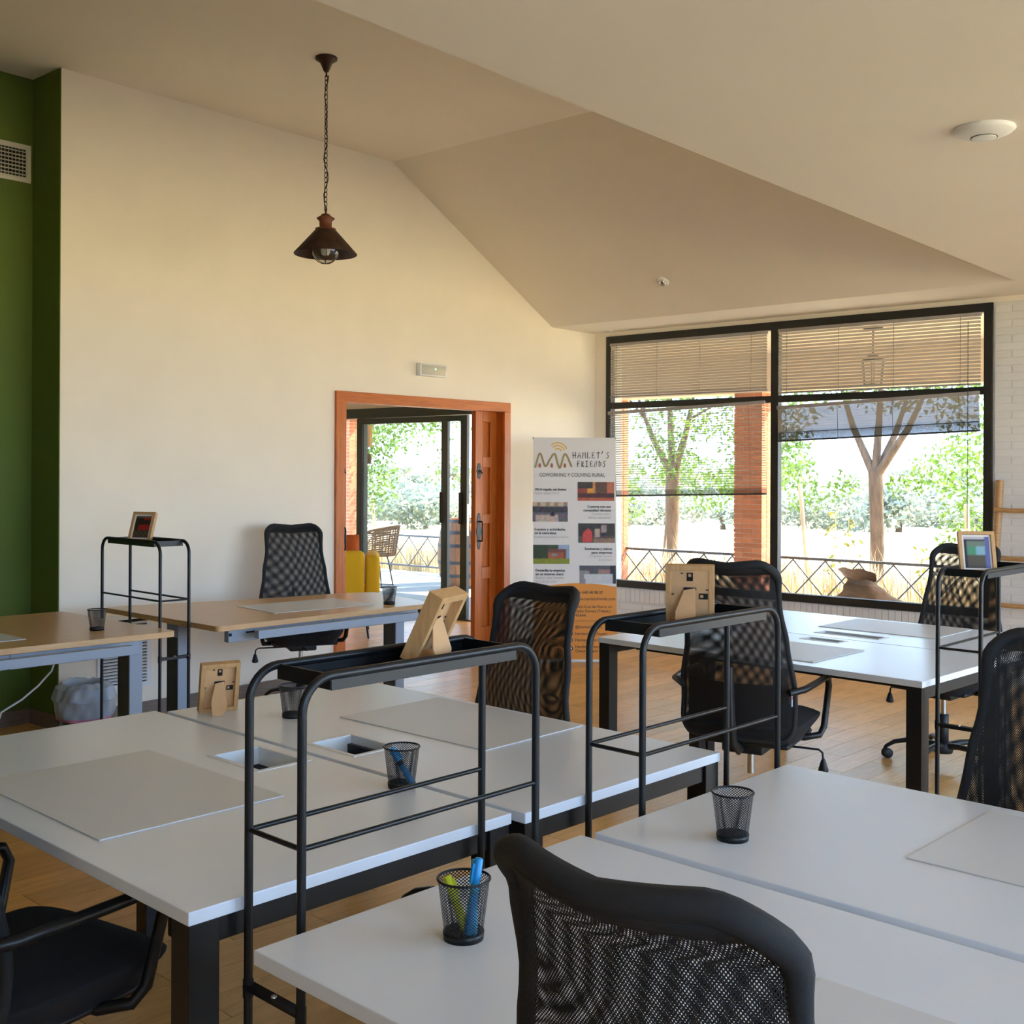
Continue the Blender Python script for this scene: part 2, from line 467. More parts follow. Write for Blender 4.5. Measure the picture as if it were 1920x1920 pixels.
# plain plastered strips of the window wall: the corner post and the band over the window
MB().box(XW, -6.2, YW - .008, YW, 0, ZS).box(-6.2, -2.4, YW - .008, YW, 2.752, ZS).build('plaster_band', 'wall_white', ww)
bk = MB().box(-.118, .118, -.007, .004, -.0235, .0235).mesh('brick', 'painted_brick')
sol = MB().box(-.0235, .0235, -.007, .004, -.062, .062).mesh('brick', 'painted_brick')
for i in range(67):
    x = -6.17 + i * .052
    if x < -2.77: inst('brick', sol, ww, (x, YW, .410))
for j in range(6):
    for i in range(14):
        inst('brick', bk, ww, (-6.05 + i * .246 + (.123 if j % 2 else 0), YW, .030 + j * .054))
for j in range(50):
    for i in range(2):
        inst('brick', bk, ww, (-2.645 + i * .246 + (.123 if j % 2 else 0), YW, .030 + j * .0545))
half = MB().box(-.056, .056, -.007, .004, -.0235, .0235).mesh('brick', 'painted_brick')
for j in range(1, 50, 2): inst('brick', half, ww, (-2.705, YW, .030 + j * .0545))
# side wall with its wide window and a second, high-silled one added for skylight on the desks, and the wall behind the camera
SX = 1.75
struct(MB().box(SX, SX + .2, -3.7, -1.3, 0, 3).box(SX, SX + .2, -1.3, 1.6, 0, 1.0).box(SX, SX + .2, -1.3, 1.6, 2.72, 3).box(SX, SX + .2, 1.6, 2.6, 0, 3)
       .box(SX, SX + .2, 8.3, 8.75, 0, 3).box(SX, SX + .2, 2.6, 8.3, 0, .15).box(SX, SX + .2, 2.6, 8.3, 2.72, 3).build('wall_right', 'wall_white'))
for k, (y0, y1, zs) in enumerate(((2.6, 8.3, .15), (-1.3, 1.6, 1.0))):
    wo = struct(bpy.data.objects.new('window_%d' % (k + 3), None)); COL.objects.link(wo)
    m = MB(); t = .06
    for a, b in ((y0, y0 + t), (y1 - t, y1), ((y0 + y1) / 2 - .03, (y0 + y1) / 2 + .03)): m.box(SX + .02, SX + .08, a, b, zs, 2.72)
    for a, b in ((zs, zs + .06), (2.66, 2.72)): m.box(SX + .02, SX + .08, y0, y1, a, b)
    m.build('window_frame', 'black_frame', wo)
    for a, b in ((y0 + t, (y0 + y1) / 2 - .03), ((y0 + y1) / 2 + .03, y1 - t)):
        MB().box(SX + .045, SX + .05, a, b, zs + .06, 2.66).build('pane', 'glass', wo)
struct(MB().box(-6.9, 1.95, -3.7, -3.5, 0, 4).build('wall_rear', 'wall_white'))
struct(MB().box(SX + .2, SX + 1.25, -3.7, 8.75, 2.80, 2.95).build('ceiling_added_eave', 'ceiling_white'))  # unseen overhang added to keep the sun out of the side windows
# ceilings
struct(MB().box(-6.9, XE, -3.7, YB, ZF, 4.05).build('ceiling', 'ceiling_white'))
prof = [(YB, ZF), (YS, ZS), (YS, 4.05), (YB, 4.05)]
struct(MB().add([(x, y, z) for x in (XW - .1, XE) for y, z in prof], [(0, 1, 2, 3), (7, 6, 5, 4), (0, 4, 5, 1), (1, 5, 6, 2), (2, 6, 7, 3), (3, 7, 4, 0)]).build('ceiling_slope', 'ceiling_white'))
struct(MB().box(XW - .1, XE, YS, 8.75, ZS, 4.05).box(XE, 1.95, -3.7, 8.75, ZS, 4.05).build('ceiling_soffit', 'ceiling_white'))
# skirting
struct(MB().box(XW, XW + .012, 3.329, D0 - .03, 0, .088).build('baseboard_left', 'plinth'))
struct(MB().box(XW, XW + .012, D1 + .03, YW - .01, 0, .088).build('baseboard_corner', 'plinth'))
struct(MB().box(-6.67, -6.658, -3.5, 3.310, 0, .088).box(-6.67, XW, 3.310, 3.322, 0, .088).build('baseboard_green', 'plinth'))
# gallery beyond the door
struct(MB().box(-10.9, -10.7, 3.36, 8.75, 0, 2.9).box(-10.9, XW - .22, 3.36, 3.5, 0, 2.9).box(-10.9, XW - .22, 8.5, 8.72, 2.2, 2.9).build('wall_gallery', 'wall_white'))
struct(MB().box(-10.9, XW - .22, 3.36, 8.75, 2.62, 2.9).build('ceiling_gallery', 'ceiling_white'))

# ------------------------------------------------------------------ doorway
door = struct(bpy.data.objects.new('door_1', None)); COL.objects.link(door); door.location = (XW, (D0 + D1) / 2, 0)
def dpart(name, m, parent=door, y0=(D0 + D1) / 2, mt='door_wood', bv=.003):
    o = m.xf(lambda p: p - Vector((XW, y0, 0))).build(name, mt, parent); bevel(o, bv); return o
A0, A1, AZ = 5.401, 7.31, 2.093
dpart('architrave', MB().box(XW - .005, XW + .022, A0, A0 + .078, 0, AZ - .078))
dpart('architrave', MB().box(XW - .005, XW + .022, A1 - .078, A1, 0, AZ - .078))
dpart('architrave', MB().box(XW - .005, XW + .022, A0, A1, AZ - .078, AZ), mt='door_wood_flat')
dpart('door_lining', MB().box(XW - .225, XW - .005, D0, D0 + .035, 0, DZ - .035).box(XW - .225, XW - .005, D1 - .035, D1, 0, DZ - .035))
dpart('door_lining', MB().box(XW - .225, XW - .005, D0, D1, DZ - .035, DZ), mt='door_wood_flat')
def leaf(y0, y1, edge):                                                # sliding door leaf, most of it inside the wall pocket
    X0, X1 = XW - .13, XW - .105
    root = dpart('door_leaf', MB().box(X0, X1, y0, y1, .012, DZ - .04))
    st = .085
    ys = (edge, edge + st) if edge < y1 - .05 and edge == y0 else (edge - st, edge)
    rel = Vector((XW, (D0 + D1) / 2, 0))
    m = MB()
    m.box(X1, X1 + .024, ys[0], ys[1], .012, DZ - .04)
    if y1 - y0 > .2: m.box(X1, X1 + .024, y1 - .10, y1, .012, DZ - .04)
    for z0, z1 in ((.012, .22), (.62, .72), (1.08, 1.16), (1.55, 1.64), (1.93, DZ - .04)): m.box(X1, X1 + .0235, ys[1] if ys[0] == y0 else y0, y1 if ys[0] == y0 else ys[0], z0, z1)
    o = m.xf(lambda p: p - rel).build('door_panelling', 'door_wood', root); bevel(o, .004)
    yc = (ys[0] + ys[1]) / 2
    h = MB()
    for zc, hh in ((1.02, .30), (1.52, .13)):
        n = 14
        pl = []
        for k in range(n + 1):
            t = -1 + 2 * k / n; wv = .010 + .016 * max(0, math.cos(t * PI * .5)) * (1 + .35 * math.cos(t * 9))
            pl.append((yc + wv, zc + t * hh / 2))
        pl += [(2 * yc - a, b) for a, b in pl[::-1]]
        vs = [(X1 + .024, a, b) for a, b in pl] + [(X1 + .028, a, b) for a, b in pl]
        k = len(pl)
        h.add(vs, [list(range(k, 2 * k))] + [(i, (i + 1) % k, k + (i + 1) % k, k + i) for i in range(k)])
    h.tube([(X1 + .026, yc, 1.10), (X1 + .06, yc, 1.10), (X1 + .065, yc, 1.09), (X1 + .065, yc, .95), (X1 + .06, yc, .94), (X1 + .026, yc, .94)], .007, 8)
    h.tube([(X1 + .026, yc, 1.52), (X1 + .042, yc, 1.52), (X1 + .044, yc + .02, 1.50)], .006, 6)
    o = h.xf(lambda p: p - rel).build('door_handle', 'black_metal', root)
leaf(6.985, 7.27, 6.985)
leaf(5.44, 5.585, 5.585)

# ------------------------------------------------------------------ big window
win = struct(bpy.data.objects.new('window_1', None)); COL.objects.link(win)
WX0, WX1, WZ0, WZ1 = -6.205, -2.776, .478, 2.752
MX0, MX1, RZ0, RZ1 = -4.539, -4.471, 2.092, 2.148
bevel(MB().box(WX0, WX0 + .055, 8.50, 8.57, WZ0, WZ1).box(WX1 - .06, WX1, 8.50, 8.57, WZ0, WZ1).box(WX0, WX1, 8.501, 8.569, WZ0, WZ0 + .062)
      .box(WX0, WX1, 8.501, 8.569, WZ1 - .066, WZ1).build('window_frame', 'black_frame', win))
bevel(MB().box(MX0, MX1, 8.503, 8.567, WZ0, WZ1).build('mullion', 'black_frame', win))
bevel(MB().box(WX0, WX1, 8.506, 8.564, RZ0, RZ1).build('transom', 'black_frame', win))
for a, b in ((WX0 + .055, MX0), (MX1, WX1 - .06)):
    for c, d in ((WZ0 + .062, RZ0), (RZ1, WZ1 - .066)):
        MB().box(a, b, 8.545, 8.551, c, d).build('pane', 'glass_tinted', win)
# ------------------------------------------------------------------ gallery sliding glass doors
win2 = struct(bpy.data.objects.new('window_2', None)); COL.objects.link(win2)
bevel(MB().box(-10.7, XW - .22, 8.49, 8.62, 2.095, 2.2).build('head_rail', 'green_alu', win2))
bevel(MB().box(-9.625, -9.525, 8.525, 8.575, 0, 2.095).build('post', 'green_alu', win2))
MB().box(-10.7, -6.6, 8.49, 8.62, 0, .012).build('threshold', 'steel_dark', win2)
MB().box(-10.7, -9.625, 8.545, 8.551, .012, 2.095).build('pane', 'glass_tinted', win2)
for k, (x0, x1, y) in enumerate(((-9.622, -8.265, 8.575), (-9.622, -7.949, 8.53))):
    m = MB().box(x0, x0 + .09, y - .02, y + .02, .015, 2.09).box(x1 - .09, x1, y - .02, y + .02, .015, 2.09)
    m.box(x0 + .09, x1 - .09, y - .018, y + .018, .015, .09).box(x0 + .09, x1 - .09, y - .018, y + .018, 2.03, 2.09)
    p = m.build('sliding_door', 'green_alu', win2); bevel(p)
    MB().box(x0 + .09, x1 - .09, y - .003, y + .003, .09, 2.03).build('pane', 'glass_tinted', p)
    MB().box(x1 - .088, x1 - .055, y - .045, y - .02, .98, 1.30).build('pull_handle', 'black_plastic', p)
    if k: MB().box(x1 - .002, x1 + .002, y - .012, y + .012, .86, 1.18).build('lock_plate', 'chrome', p)

# ------------------------------------------------------------------ venetian blinds
def blind(label, x0, x1, z1, z0, tilt, pitch, mt, barz=None, stack=0):
    yb = 8.475
    t = thing('venetian_blind', label, 'blind', ((x0 + x1) / 2, yb, z0), 0, 'blinds on the big window')
    hx = (x1 - x0) / 2; h = z1 - z0
    MB().rbox(-hx, hx, -.013, .013, h - .028, h, .003, 2).build('head_rail', 'blind_rail', t)
    m = MB(); n = int((h - .03 - stack) / pitch)
    for i in range(n):
        z = h - .04 - i * pitch
        c, s_ = math.cos(tilt), math.sin(tilt)
        wv = .0125
        vs = []
        for x in (-hx + .004, hx - .004):
            for q in (-1, 0, 1):
                vs.append((x, q * wv * c, z + q * wv * s_ + (.0018 if q == 0 else 0)))
        m.add(vs, [(0, 3, 4, 1), (1, 4, 5, 2)], True)
    stuff(m.build('slats', mt, t))
    if stack:
        m = MB()
        for i in range(int(stack / .004)): m.box(-hx + .004, hx - .004, -.0125, .0125, .012 + i * .004, .0145 + i * .004)
        stuff(m.build('stacked_slats', 'blind_bar', t))
    MB().rbox(-hx + .002, hx - .002, -.012, .012, 0, .014, .003, 2).build('bottom_rail', 'blind_bar' if barz else 'blind_rail', t)
    for fx in (-.9, -.35, .2, .82):
        MB().box(fx * hx - .0012, fx * hx + .0012, -.0155, -.0135, .0, h - .02).build('ladder_cord', 'cord', t)
    return t
blind('closed beige venetian blind in the upper left pane above the brick pillar', -6.135, -4.555, 2.682, 2.190, R(-48), .0235, 'slat')
blind('closed beige venetian blind in the upper right pane with a lantern showing through', -4.455, -2.845, 2.684, 2.160, R(-44), .0265, 'slat')
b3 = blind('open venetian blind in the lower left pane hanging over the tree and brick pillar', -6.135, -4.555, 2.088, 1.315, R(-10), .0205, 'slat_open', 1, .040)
b4 = blind('half raised see-through venetian blind in the lower right pane', -4.455, -2.845, 2.088, 1.795, R(-62), .0215, 'slat_net', 1, .065)
b3.rotation_euler = (0, R(-1.6), 0); b4.rotation_euler = (0, R(-2.0), 0)
MB().tube([(0, 0, 0), (0, 0, 1.5)], .0025, 6).build('pull_cord', 'cord', None, (-2.93, 8.45, 1.12))
tag(bpy.data.objects['pull_cord'], 'thin dark blind cord hanging down the right side of the window', 'cord')
MB().tube([(0, 0, 0), (0, 0, 1.3)], .0022, 6).build('pull_cord.001', 'cord', None, (-6.09, 8.45, 1.32))
tag(bpy.data.objects['pull_cord.001'], 'thin dark blind cord hanging beside the banner at the left side of the window', 'cord')

# ------------------------------------------------------------------ fittings on walls and ceilings
g0 = onx(0, 262, -6.67); g1 = onx(56, 345, -6.67)
av = thing('air_vent', 'cream double deflection air grille high on the green wall', 'vent', (-6.67, 0, 0))
y0, y1, z0, z1 = 2.76, 3.305, 3.225, 3.449
slab_hole(y0, y1, z0, z1, 0, .012, (y0 + .03, y1 - .03, z0 + .03, z1 - .03)).xf(lambda p: Vector((p.z, p.x, p.y))).build('vent_frame', 'vent_cream', av)
MB().box(.0005, .002, y0 + .02, y1 - .02, z0 + .02, z1 - .02).build('vent_shade_sheet', 'dark_void', av)  # near-black sheet paints the shade behind the louvres
Mt = Matrix.Rotation(R(35), 3, 'Y')
for k in range(7):
    MB().obox((.010, (y0 + y1) / 2, z0 + .045 + k * .0225), .016, y1 - y0 - .06, .003, Mt).build('louvre', 'vent_cream', av)
for k in range(22):
    MB().box(.002, .005, y0 + .045 + k * .0215, y0 + .048 + k * .0215, z0 + .03, z1 - .03).build('rear_bar', 'vent_cream', av)
wg = thing('wall_grille', 'white louvred ventilation grille low on the wall behind the bin', 'vent', (XW, 3.565, .185))
slab_hole(0, .36, 0, .45, 0, .012, (.03, .33, .03, .42)).xf(lambda p: Vector((p.z, p.x, p.y))).build('vent_frame', 'plastic_white', wg)
MB().box(.0005, .002, .02, .34, .02, .43).build('vent_shade_sheet', 'dark_void', wg)  # black sheet standing for the shade between the slats
for k in range(19): MB().obox((.008, .18, .045 + k * .0195), .014, .30, .009, Matrix.Rotation(R(20), 3, 'Y')).build('louvre', 'plastic_white', wg)
ex = thing('emergency_light', 'small white emergency light box over the doorway with a green lamp', 'emergency light', (XW, 6.213, 2.254))
MB().rbox(0, .045, 0, .30, 0, .096, .006, 2).build('housing', 'plastic_white', ex)
MB().rbox(.045, .049, .02, .28, .012, .084, .0015, 1).build('diffuser', 'vent_cream', ex)
MB().lathe([(.006, 0), (.006, .003), (0, .004)], 10).xf(lambda p: Vector((.049 + p.z, .165 + p.x, .058 + p.y))).build('indicator', 'led_green', ex)
ap = thing('access_point', 'round white disc access point on the low ceiling', 'access point', onz(1845, 241, ZS))
MB().lathe([(0, -.034), (.045, -.033), (.075, -.027), (.100, -.016), (.110, -.006), (.108, 0)], 40).build('dome', 'plastic_white', ap)
MB().lathe([(.044, -.0335), (.044, -.036), (.042, -.037), (0, -.0375)], 32).build('centre_cap', 'plastic_white', ap)
MB().lathe([(.047, -.0325), (.0475, -.0345), (.044, -.0345)], 32).build('groove', 'bin_grey', ap)
sd = MB()
p0 = Vector((XW, YB, ZF)); nS = Vector((0, -(ZF - ZS), -(YS - YB))).normalized()
d = ray(1243, 527); tt = (p0 - Vector((0, 0, H))).dot(nS) / d.dot(nS); sp = Vector((0, 0, H)) + d * tt
sn = thing('ceiling_sensor', 'small round white sensor on the sloping ceiling', 'sensor', sp)
sn.rotation_euler = nS.to_track_quat('Z', 'Y').to_euler()
MB().lathe([(.052, 0), (.05, .012), (.034, .02), (.03, .02)], 24).build('collar', 'plastic_white', sn)
MB().lathe([(.030, .018), (.022, .034), (0, .040)], 20).build('lens', 'chrome', sn)
q = onz(1140, 621, ZS)
dl = thing('downlight', 'tiny recessed round downlight over the corner by the window', 'light', q)
MB().lathe([(.045, 0), (.045, -.006), (.032, -.006), (.03, .004)], 24).build('bezel', 'plastic_white', dl)
MB().disc((0, 0, -.001), .031, 20, -1).build('lens', 'vent_cream', dl)
# pendant lamp
Lp = onz(612, 108, ZF)
pl = thing('pendant_lamp', 'bronze cone pendant lamp hanging on a chain from the ceiling', 'pendant lamp', (Lp.x, Lp.y, ZF))
def zz(v): return 1.52 + (881.9 - v) * 6.4787 / 2150 - ZF
MB().lathe([(.062, 0), (.062, -.012), (.035, -.03), (.016, -.075), (.012, -.082), (0, -.083)], 28).build('canopy', 'bronze', pl)
ztop = zz(398); k = 0; z = -.10
MB().tube([(0, 0, -.08), (0, 0, -.11)], .005, 8).build('stem', 'bronze', pl)
link = MB(); n = 14
link.tube([(.0085 * math.cos(2 * PI * i / n), 0, .0165 * math.sin(2 * PI * i / n)) for i in range(n)], .0022, 6, True)
lme = link.mesh('chain_link', 'bronze')
while z - .014 > ztop:
    inst('chain_link', lme, pl, (0, 0, z - .014), (0, 0, PI / 2 if k % 2 else .25)); z -= .0275; k += 1
MB().tube([(.010 * math.sin(i * .9 + 1), .010 * math.cos(i * 1.3), -.1 + (ztop + .08) * i / 20) for i in range(21)], .0028, 6).build('flex', 'black_plastic', pl)
s0, s1 = zz(432), zz(476)
MB().tube([(0, 0, ztop + .02), (0, 0, ztop - .02)], .005, 8).build('hook', 'bronze', pl)
MB().lathe([(0, ztop - .005), (.022, ztop - .012), (.030, ztop - .022), (.052, ztop - .035), (.035, ztop - .052), (.034, ztop - .09), (.058, ztop - .093), (.058, s0 - .004), (.050, s0)], 28).build('neck', 'rust_metal', pl)
MB().lathe([(.056, s0 + .004), (.178, s1), (.176, s1 - .004), (.052, s0 - .006)], 40).build('shade', 'bronze', pl)
gz = zz(472)
MB().lathe([(.055 * math.cos(0), gz + .09), (.07, gz + .06)] + [(.083 * math.cos(a), gz + .02 + .083 * math.sin(a)) for a in [R(20 - i * 11) for i in range(11)]], 28).build('globe', 'lamp_glass', pl)
MB().lathe([(.0, gz - .02), (.02, gz - .018), (.026, gz + .0), (.026, gz + .07), (.02, gz + .10)], 16).build('lamp_bulb', 'plastic_white', pl)
for k in range(3):
    a = k * PI / 3 + .4
    MB().tube([(.086 * math.cos(t) * math.cos(a), .086 * math.cos(t) * math.sin(a), gz + .02 - .088 * math.sin(t)) for t in [PI * i / 16 for i in range(17)]], .0022, 6).build('guard_wire', 'bronze', pl)

# ------------------------------------------------------------------ white desks
TA = R(-2.7)                                                          # the furniture stands 2.7 degrees off the walls
ZT = .74
def white_desk(label, corner, L, D, ang=TA, hatch=None, hz=.165, lid=True, inset=0.0):
    """corner = near right corner of the top; local x runs back along the length, y over the depth"""
    t = thing('desk', label, 'desk', (corner[0], corner[1], 0), ang, 'white desks pushed together in pairs')
    if hatch:
        a0, a1, b0, b1 = hatch
        top = slab_hole(-L, 0, 0, D, ZT - .025, ZT, hatch)
    else: top = MB().box(-L, 0, 0, D, ZT - .025, ZT)
    bevel(top.build('tabletop', 'desk_white', t), .0018)
    if hatch:
        r = .012
        f = slab_hole(a0 - .002, a1 + .002, b0 - .002, b1 + .002, ZT - .004, ZT + .0015, (a0 + r, a1 - r, b0 + r, b1 - r)).build('hatch_rim', 'plastic_white', t)
        m = MB()
        for x in (a0 + .002, a1 - .006): m.box(x, x + .004, b0 + .002, b1 - .002, ZT - .052, ZT - .004)
        for y in (b0 + .002, b1 - .006): m.box(a0 + .002, a1 - .002, y, y + .004, ZT - .052, ZT - .004)
        m.build('hatch_liner', 'plastic_white', t)
        MB().box(a0 + .006, a1 - .006, b0 + .006, b1 - .006, ZT - .053, ZT - .050).build('cable_tray', 'dark_void', t)
        if lid: MB().obox(((a0 + a1) / 2 + .02, (b0 + b1) / 2 + .03, ZT - .032), (a1 - a0) * .55, (b1 - b0) * .5, .004, Matrix.Rotation(R(-14), 3, 'Y')).build('hatch_lid', 'plastic_white', t)
    lg = .062
    for x in (-L + .004 + inset, -lg - .004):
        for y in (.004, D - lg - .004):
            leg = bevel(MB().box(x, x + lg, y, y + lg, .018, ZT - .025).build('leg', 'black_metal', t), .002)
            MB().lathe([(.012, .018), (.012, .008), (.022, .006), (.022, 0), (0, 0)], 14, (x + lg / 2, y + lg / 2, 0)).build('levelling_foot', 'black_plastic', leg)
    for x in (-L + .012 + inset, -.052): bevel(MB().box(x, x + .04, lg + .004, D - lg - .004, ZT - .073, ZT - .025).build('side_beam', 'black_metal', t))
    for y in (.20, D - .24): bevel(MB().box(-L + lg + .004 + inset, -lg - .004, y, y + .04, ZT - .073, ZT - .025).build('long_beam', 'black_metal', t))
    return t
def loc_in(corner, ang, p): return rotxy(Vector((p[0] - corner[0], p[1] - corner[1], 0)), -ang)
c1 = (-1.746, 1.158); h = loc_in(c1, TA, (-2.545, 1.905))
white_desk('white desk left of the foreground shelf rack with an open cable hatch', c1, 1.59, .826, hatch=(h.x - .12, h.x + .12, h.y - .083, h.y + .083))
c2 = (-1.682, 2.001); h = loc_in(c2, TA, (-2.47, 2.175))
white_desk('white desk beyond the seam with a picture frame standing at its far left corner', c2, 1.575, .80, hatch=(h.x - .11, h.x + .11, h.y - .083, h.y + .083), lid=False)
c3 = (-1.533, 1.139)
white_desk('white desk in the foreground with a highlighter cup and a mesh chair pushed in', c3, 1.60, .826, inset=.55)
for o in COL.objects: pass
def right_of(corner, L): return (corner[0] + L * math.cos(TA), corner[1] + L * math.sin(TA))
bpy.data.objects['desk.002'].location = (*right_of(c3, 1.60), 0)
c4 = (-1.481, 1.995)
d4 = white_desk('white desk in the right foreground with an empty mesh pen cup', right_of(c4, 1.60), 1.60, .81, inset=.55)
T3A = R(-4.0); c5 = (-1.636, 4.25); h = loc_in(c5, T3A, (-2.39, 5.0))
white_desk('white desk by the window, near one, with a black chair and small cable hatch', c5, 1.59, .785, T3A, (h.x - .10, h.x + .10, h.y - .045, h.y + .045), lid=False)
off = rotxy(Vector((0, .795, 0)), T3A); c6 = (c5[0] + off.x, c5[1] + off.y); h = loc_in(c6, T3A, (-2.365, 5.24))
white_desk('white desk right under the window, the one against the far chair', c6, 1.59, .785, T3A, (h.x - .168, h.x + .168, h.y - .05, h.y + .05), lid=False)
# ------------------------------------------------------------------ desk mats
def desk_mat(label, corner, ang, w_, d_):
    """corner = near right corner"""
    o = MB().rbox(-w_, 0, 0, d_, 0, .0028, .0008, 1, False).build('desk_mat', 'mat_grey', None, (corner[0], corner[1], ZT + .0003))
    o.rotation_euler = (0, 0, ang); tag(o, label, 'desk mat', 'grey desk mats'); return o
desk_mat('grey desk mat at the near left of the desk behind the front shelf rack', (-2.222, 1.257), TA, .64, .466)
desk_mat('grey desk mat in front of the mesh chair by the doorway', (-2.138, 2.372), TA + R(1.2), .635, .43)
desk_mat('grey desk mat on the window side desk, the far one below the window', (-2.012, 5.385), T3A + R(1.2), .607, .43)
desk_mat('grey desk mat on the window side desk, the near one by the chair back', (-2.135, 4.37), T3A + R(1), .63, .45)
desk_mat('pale desk mat at the right edge beyond the empty pen cup', (-.28, 2.25), TA, .63, .445)
desk_mat('pale desk mat behind the foreground mesh chair', (-.18, 1.175), TA, .63, .445)
# ------------------------------------------------------------------ oak desks on grey-blue steel frames
def oak_desk(label, poly, beam, legs, slotside):
    t = thing('oak_desk', label, 'desk', (0, 0, 0), 0, 'oak desks along the left wall')
    cx, cy = sum(p[0] for p in poly) / len(poly), sum(p[1] for p in poly) / len(poly)
    t.location = (cx, cy, 0)
    P = [(x - cx, y - cy) for x, y in poly]
    bevel(MB().prism(P, ZT - .028, ZT).build('tabletop', 'oak_top', t), .002)
    (x0, y0), (x1, y1) = [(a - cx, b - cy) for a, b in beam]
    a = math.atan2(y1 - y0, x1 - x0); ln = math.hypot(x1 - x0, y1 - y0)
    def along(s0, s1, u0, u1, z0, z1):
        m = MB().box(s0, s1, u0, u1, z0, z1)
        return m.xf(lambda p: rotxy(p, a) + Vector((x0, y0, 0)))
    half = ln * .52
    bevel(along(0, half - .001, -.02, .02, ZT - .098, ZT - .034).build('beam', 'steel_blue', t))
    bevel(along(half + .001, ln, -.021, .019, ZT - .099, ZT - .033).build('beam', 'steel_blue', t))
    fs = -1 if slotside < 0 else 1
    for s0 in (ln * .08, ln * .80):
        along(s0, s0 + .17, fs * .020, fs * .0225, ZT - .058, ZT - .050).build('slot', 'dark_void', t)
        along(s0 - .10, s0 - .085, fs * .020, fs * .0225, ZT - .066, ZT - .051).build('bolt_head', 'dark_void', t)
    along(.1, ln - .1, -.14, -.10, ZT - .075, ZT - .035).build('rear_rail', 'steel_blue', t)
    for lx, ly in legs:
        lx -= cx; ly -= cy
        lo = bevel(MB().box(lx - .055, lx + .055, ly - .035, ly + .035, .045, ZT - .03).build('leg', 'steel_blue', t), .003)
        MB().box(lx - .048, lx + .048, ly - .0365, ly - .034, .10, ZT - .12).build('leg_shade_plate', 'steel_dark', lo)  # dark plates paint shade onto the leg's two side faces
        MB().box(lx - .045, lx + .045, ly + .034, ly + .0365, .10, ZT - .12).build('leg_shade_plate', 'steel_dark', lo)
        MB().lathe([(.009, 0), (.009, .003), (0, .003)], 10).xf(lambda p: Vector((p.x, -p.z, p.y)) + Vector((lx, ly - .0365, ZT - .1))).build('screw', 'dark_void', lo)
        bevel(MB().box(lx - .30, lx + .30, ly - .04, ly + .04, .008, .045).build('foot', 'steel_blue', lo), .006)
    return t
def rounded(pts, r=.05, n=5):
    out = []
    k = len(pts)
    for i in range(k):
        a, b, c = Vector(pts[i - 1]), Vector(pts[i]), Vector(pts[(i + 1) % k])
        e1 = (a - b); e2 = (c - b); q = min(r, e1.length * .45, e2.length * .45)
        s0 = b + e1.normalized() * q; s1 = b + e2.normalized() * q
        for j in range(n + 1):
            t = j / n; out.append(tuple((s0 * (1 - t) ** 2 + b * 2 * t * (1 - t) + s1 * t * t)[:2]))
    return out
polyA = rounded([(-4.832, 3.364), (-4.768, 4.83), (-5.22, 4.945), (-5.47, 5.0), (-5.58, 4.82), (-5.66, 4.42), (-5.76, 4.08), (-5.88, 3.75), (-5.95, 3.55), (-5.972, 3.40)], .03)
oak_desk('oak topped desk on blue-grey steel legs in front of the doorway', polyA, ((-4.908, 3.47), (-4.845, 4.75)), ((-5.41, 3.515), (-5.04, 4.76)), -1)
polyB = rounded([(-4.849, 3.141), (-5.983, 3.153), (-6.01, 2.82), (-5.95, 2.5), (-5.72, 2.0), (-5.62, 1.6), (-4.96, 1.6), (-4.91, 2.309)], .03)
oak_desk('oak topped desk at the left edge before the green wall', polyB, ((-4.985, 1.7), (-4.925, 2.98)), ((-5.06, 3.02), (-5.3, 1.75)), -1)
o = desk_mat('pale desk mat on the oak desk in front of the mesh chair by the doorway', (-4.995, 3.90), R(90 - 8), .43, .65)
o.location = (-5.043, 3.875, ZT + .0003); o.data = MB().rbox(-.43, 0, 0, .65, 0, .0028, .0008, 1, False).mesh('desk_mat', 'mat_grey'); o.rotation_euler = (0, 0, R(-8))
o = desk_mat('pale desk mat on the oak desk at the left edge of the picture', (-5.107, 2.522), R(0), .3, .3)
o.data = MB().rbox(-.43, 0, -.65, 0, 0, .0028, .0008, 1, False).mesh('desk_mat', 'mat_grey'); o.rotation_euler = (0, 0, R(-2))

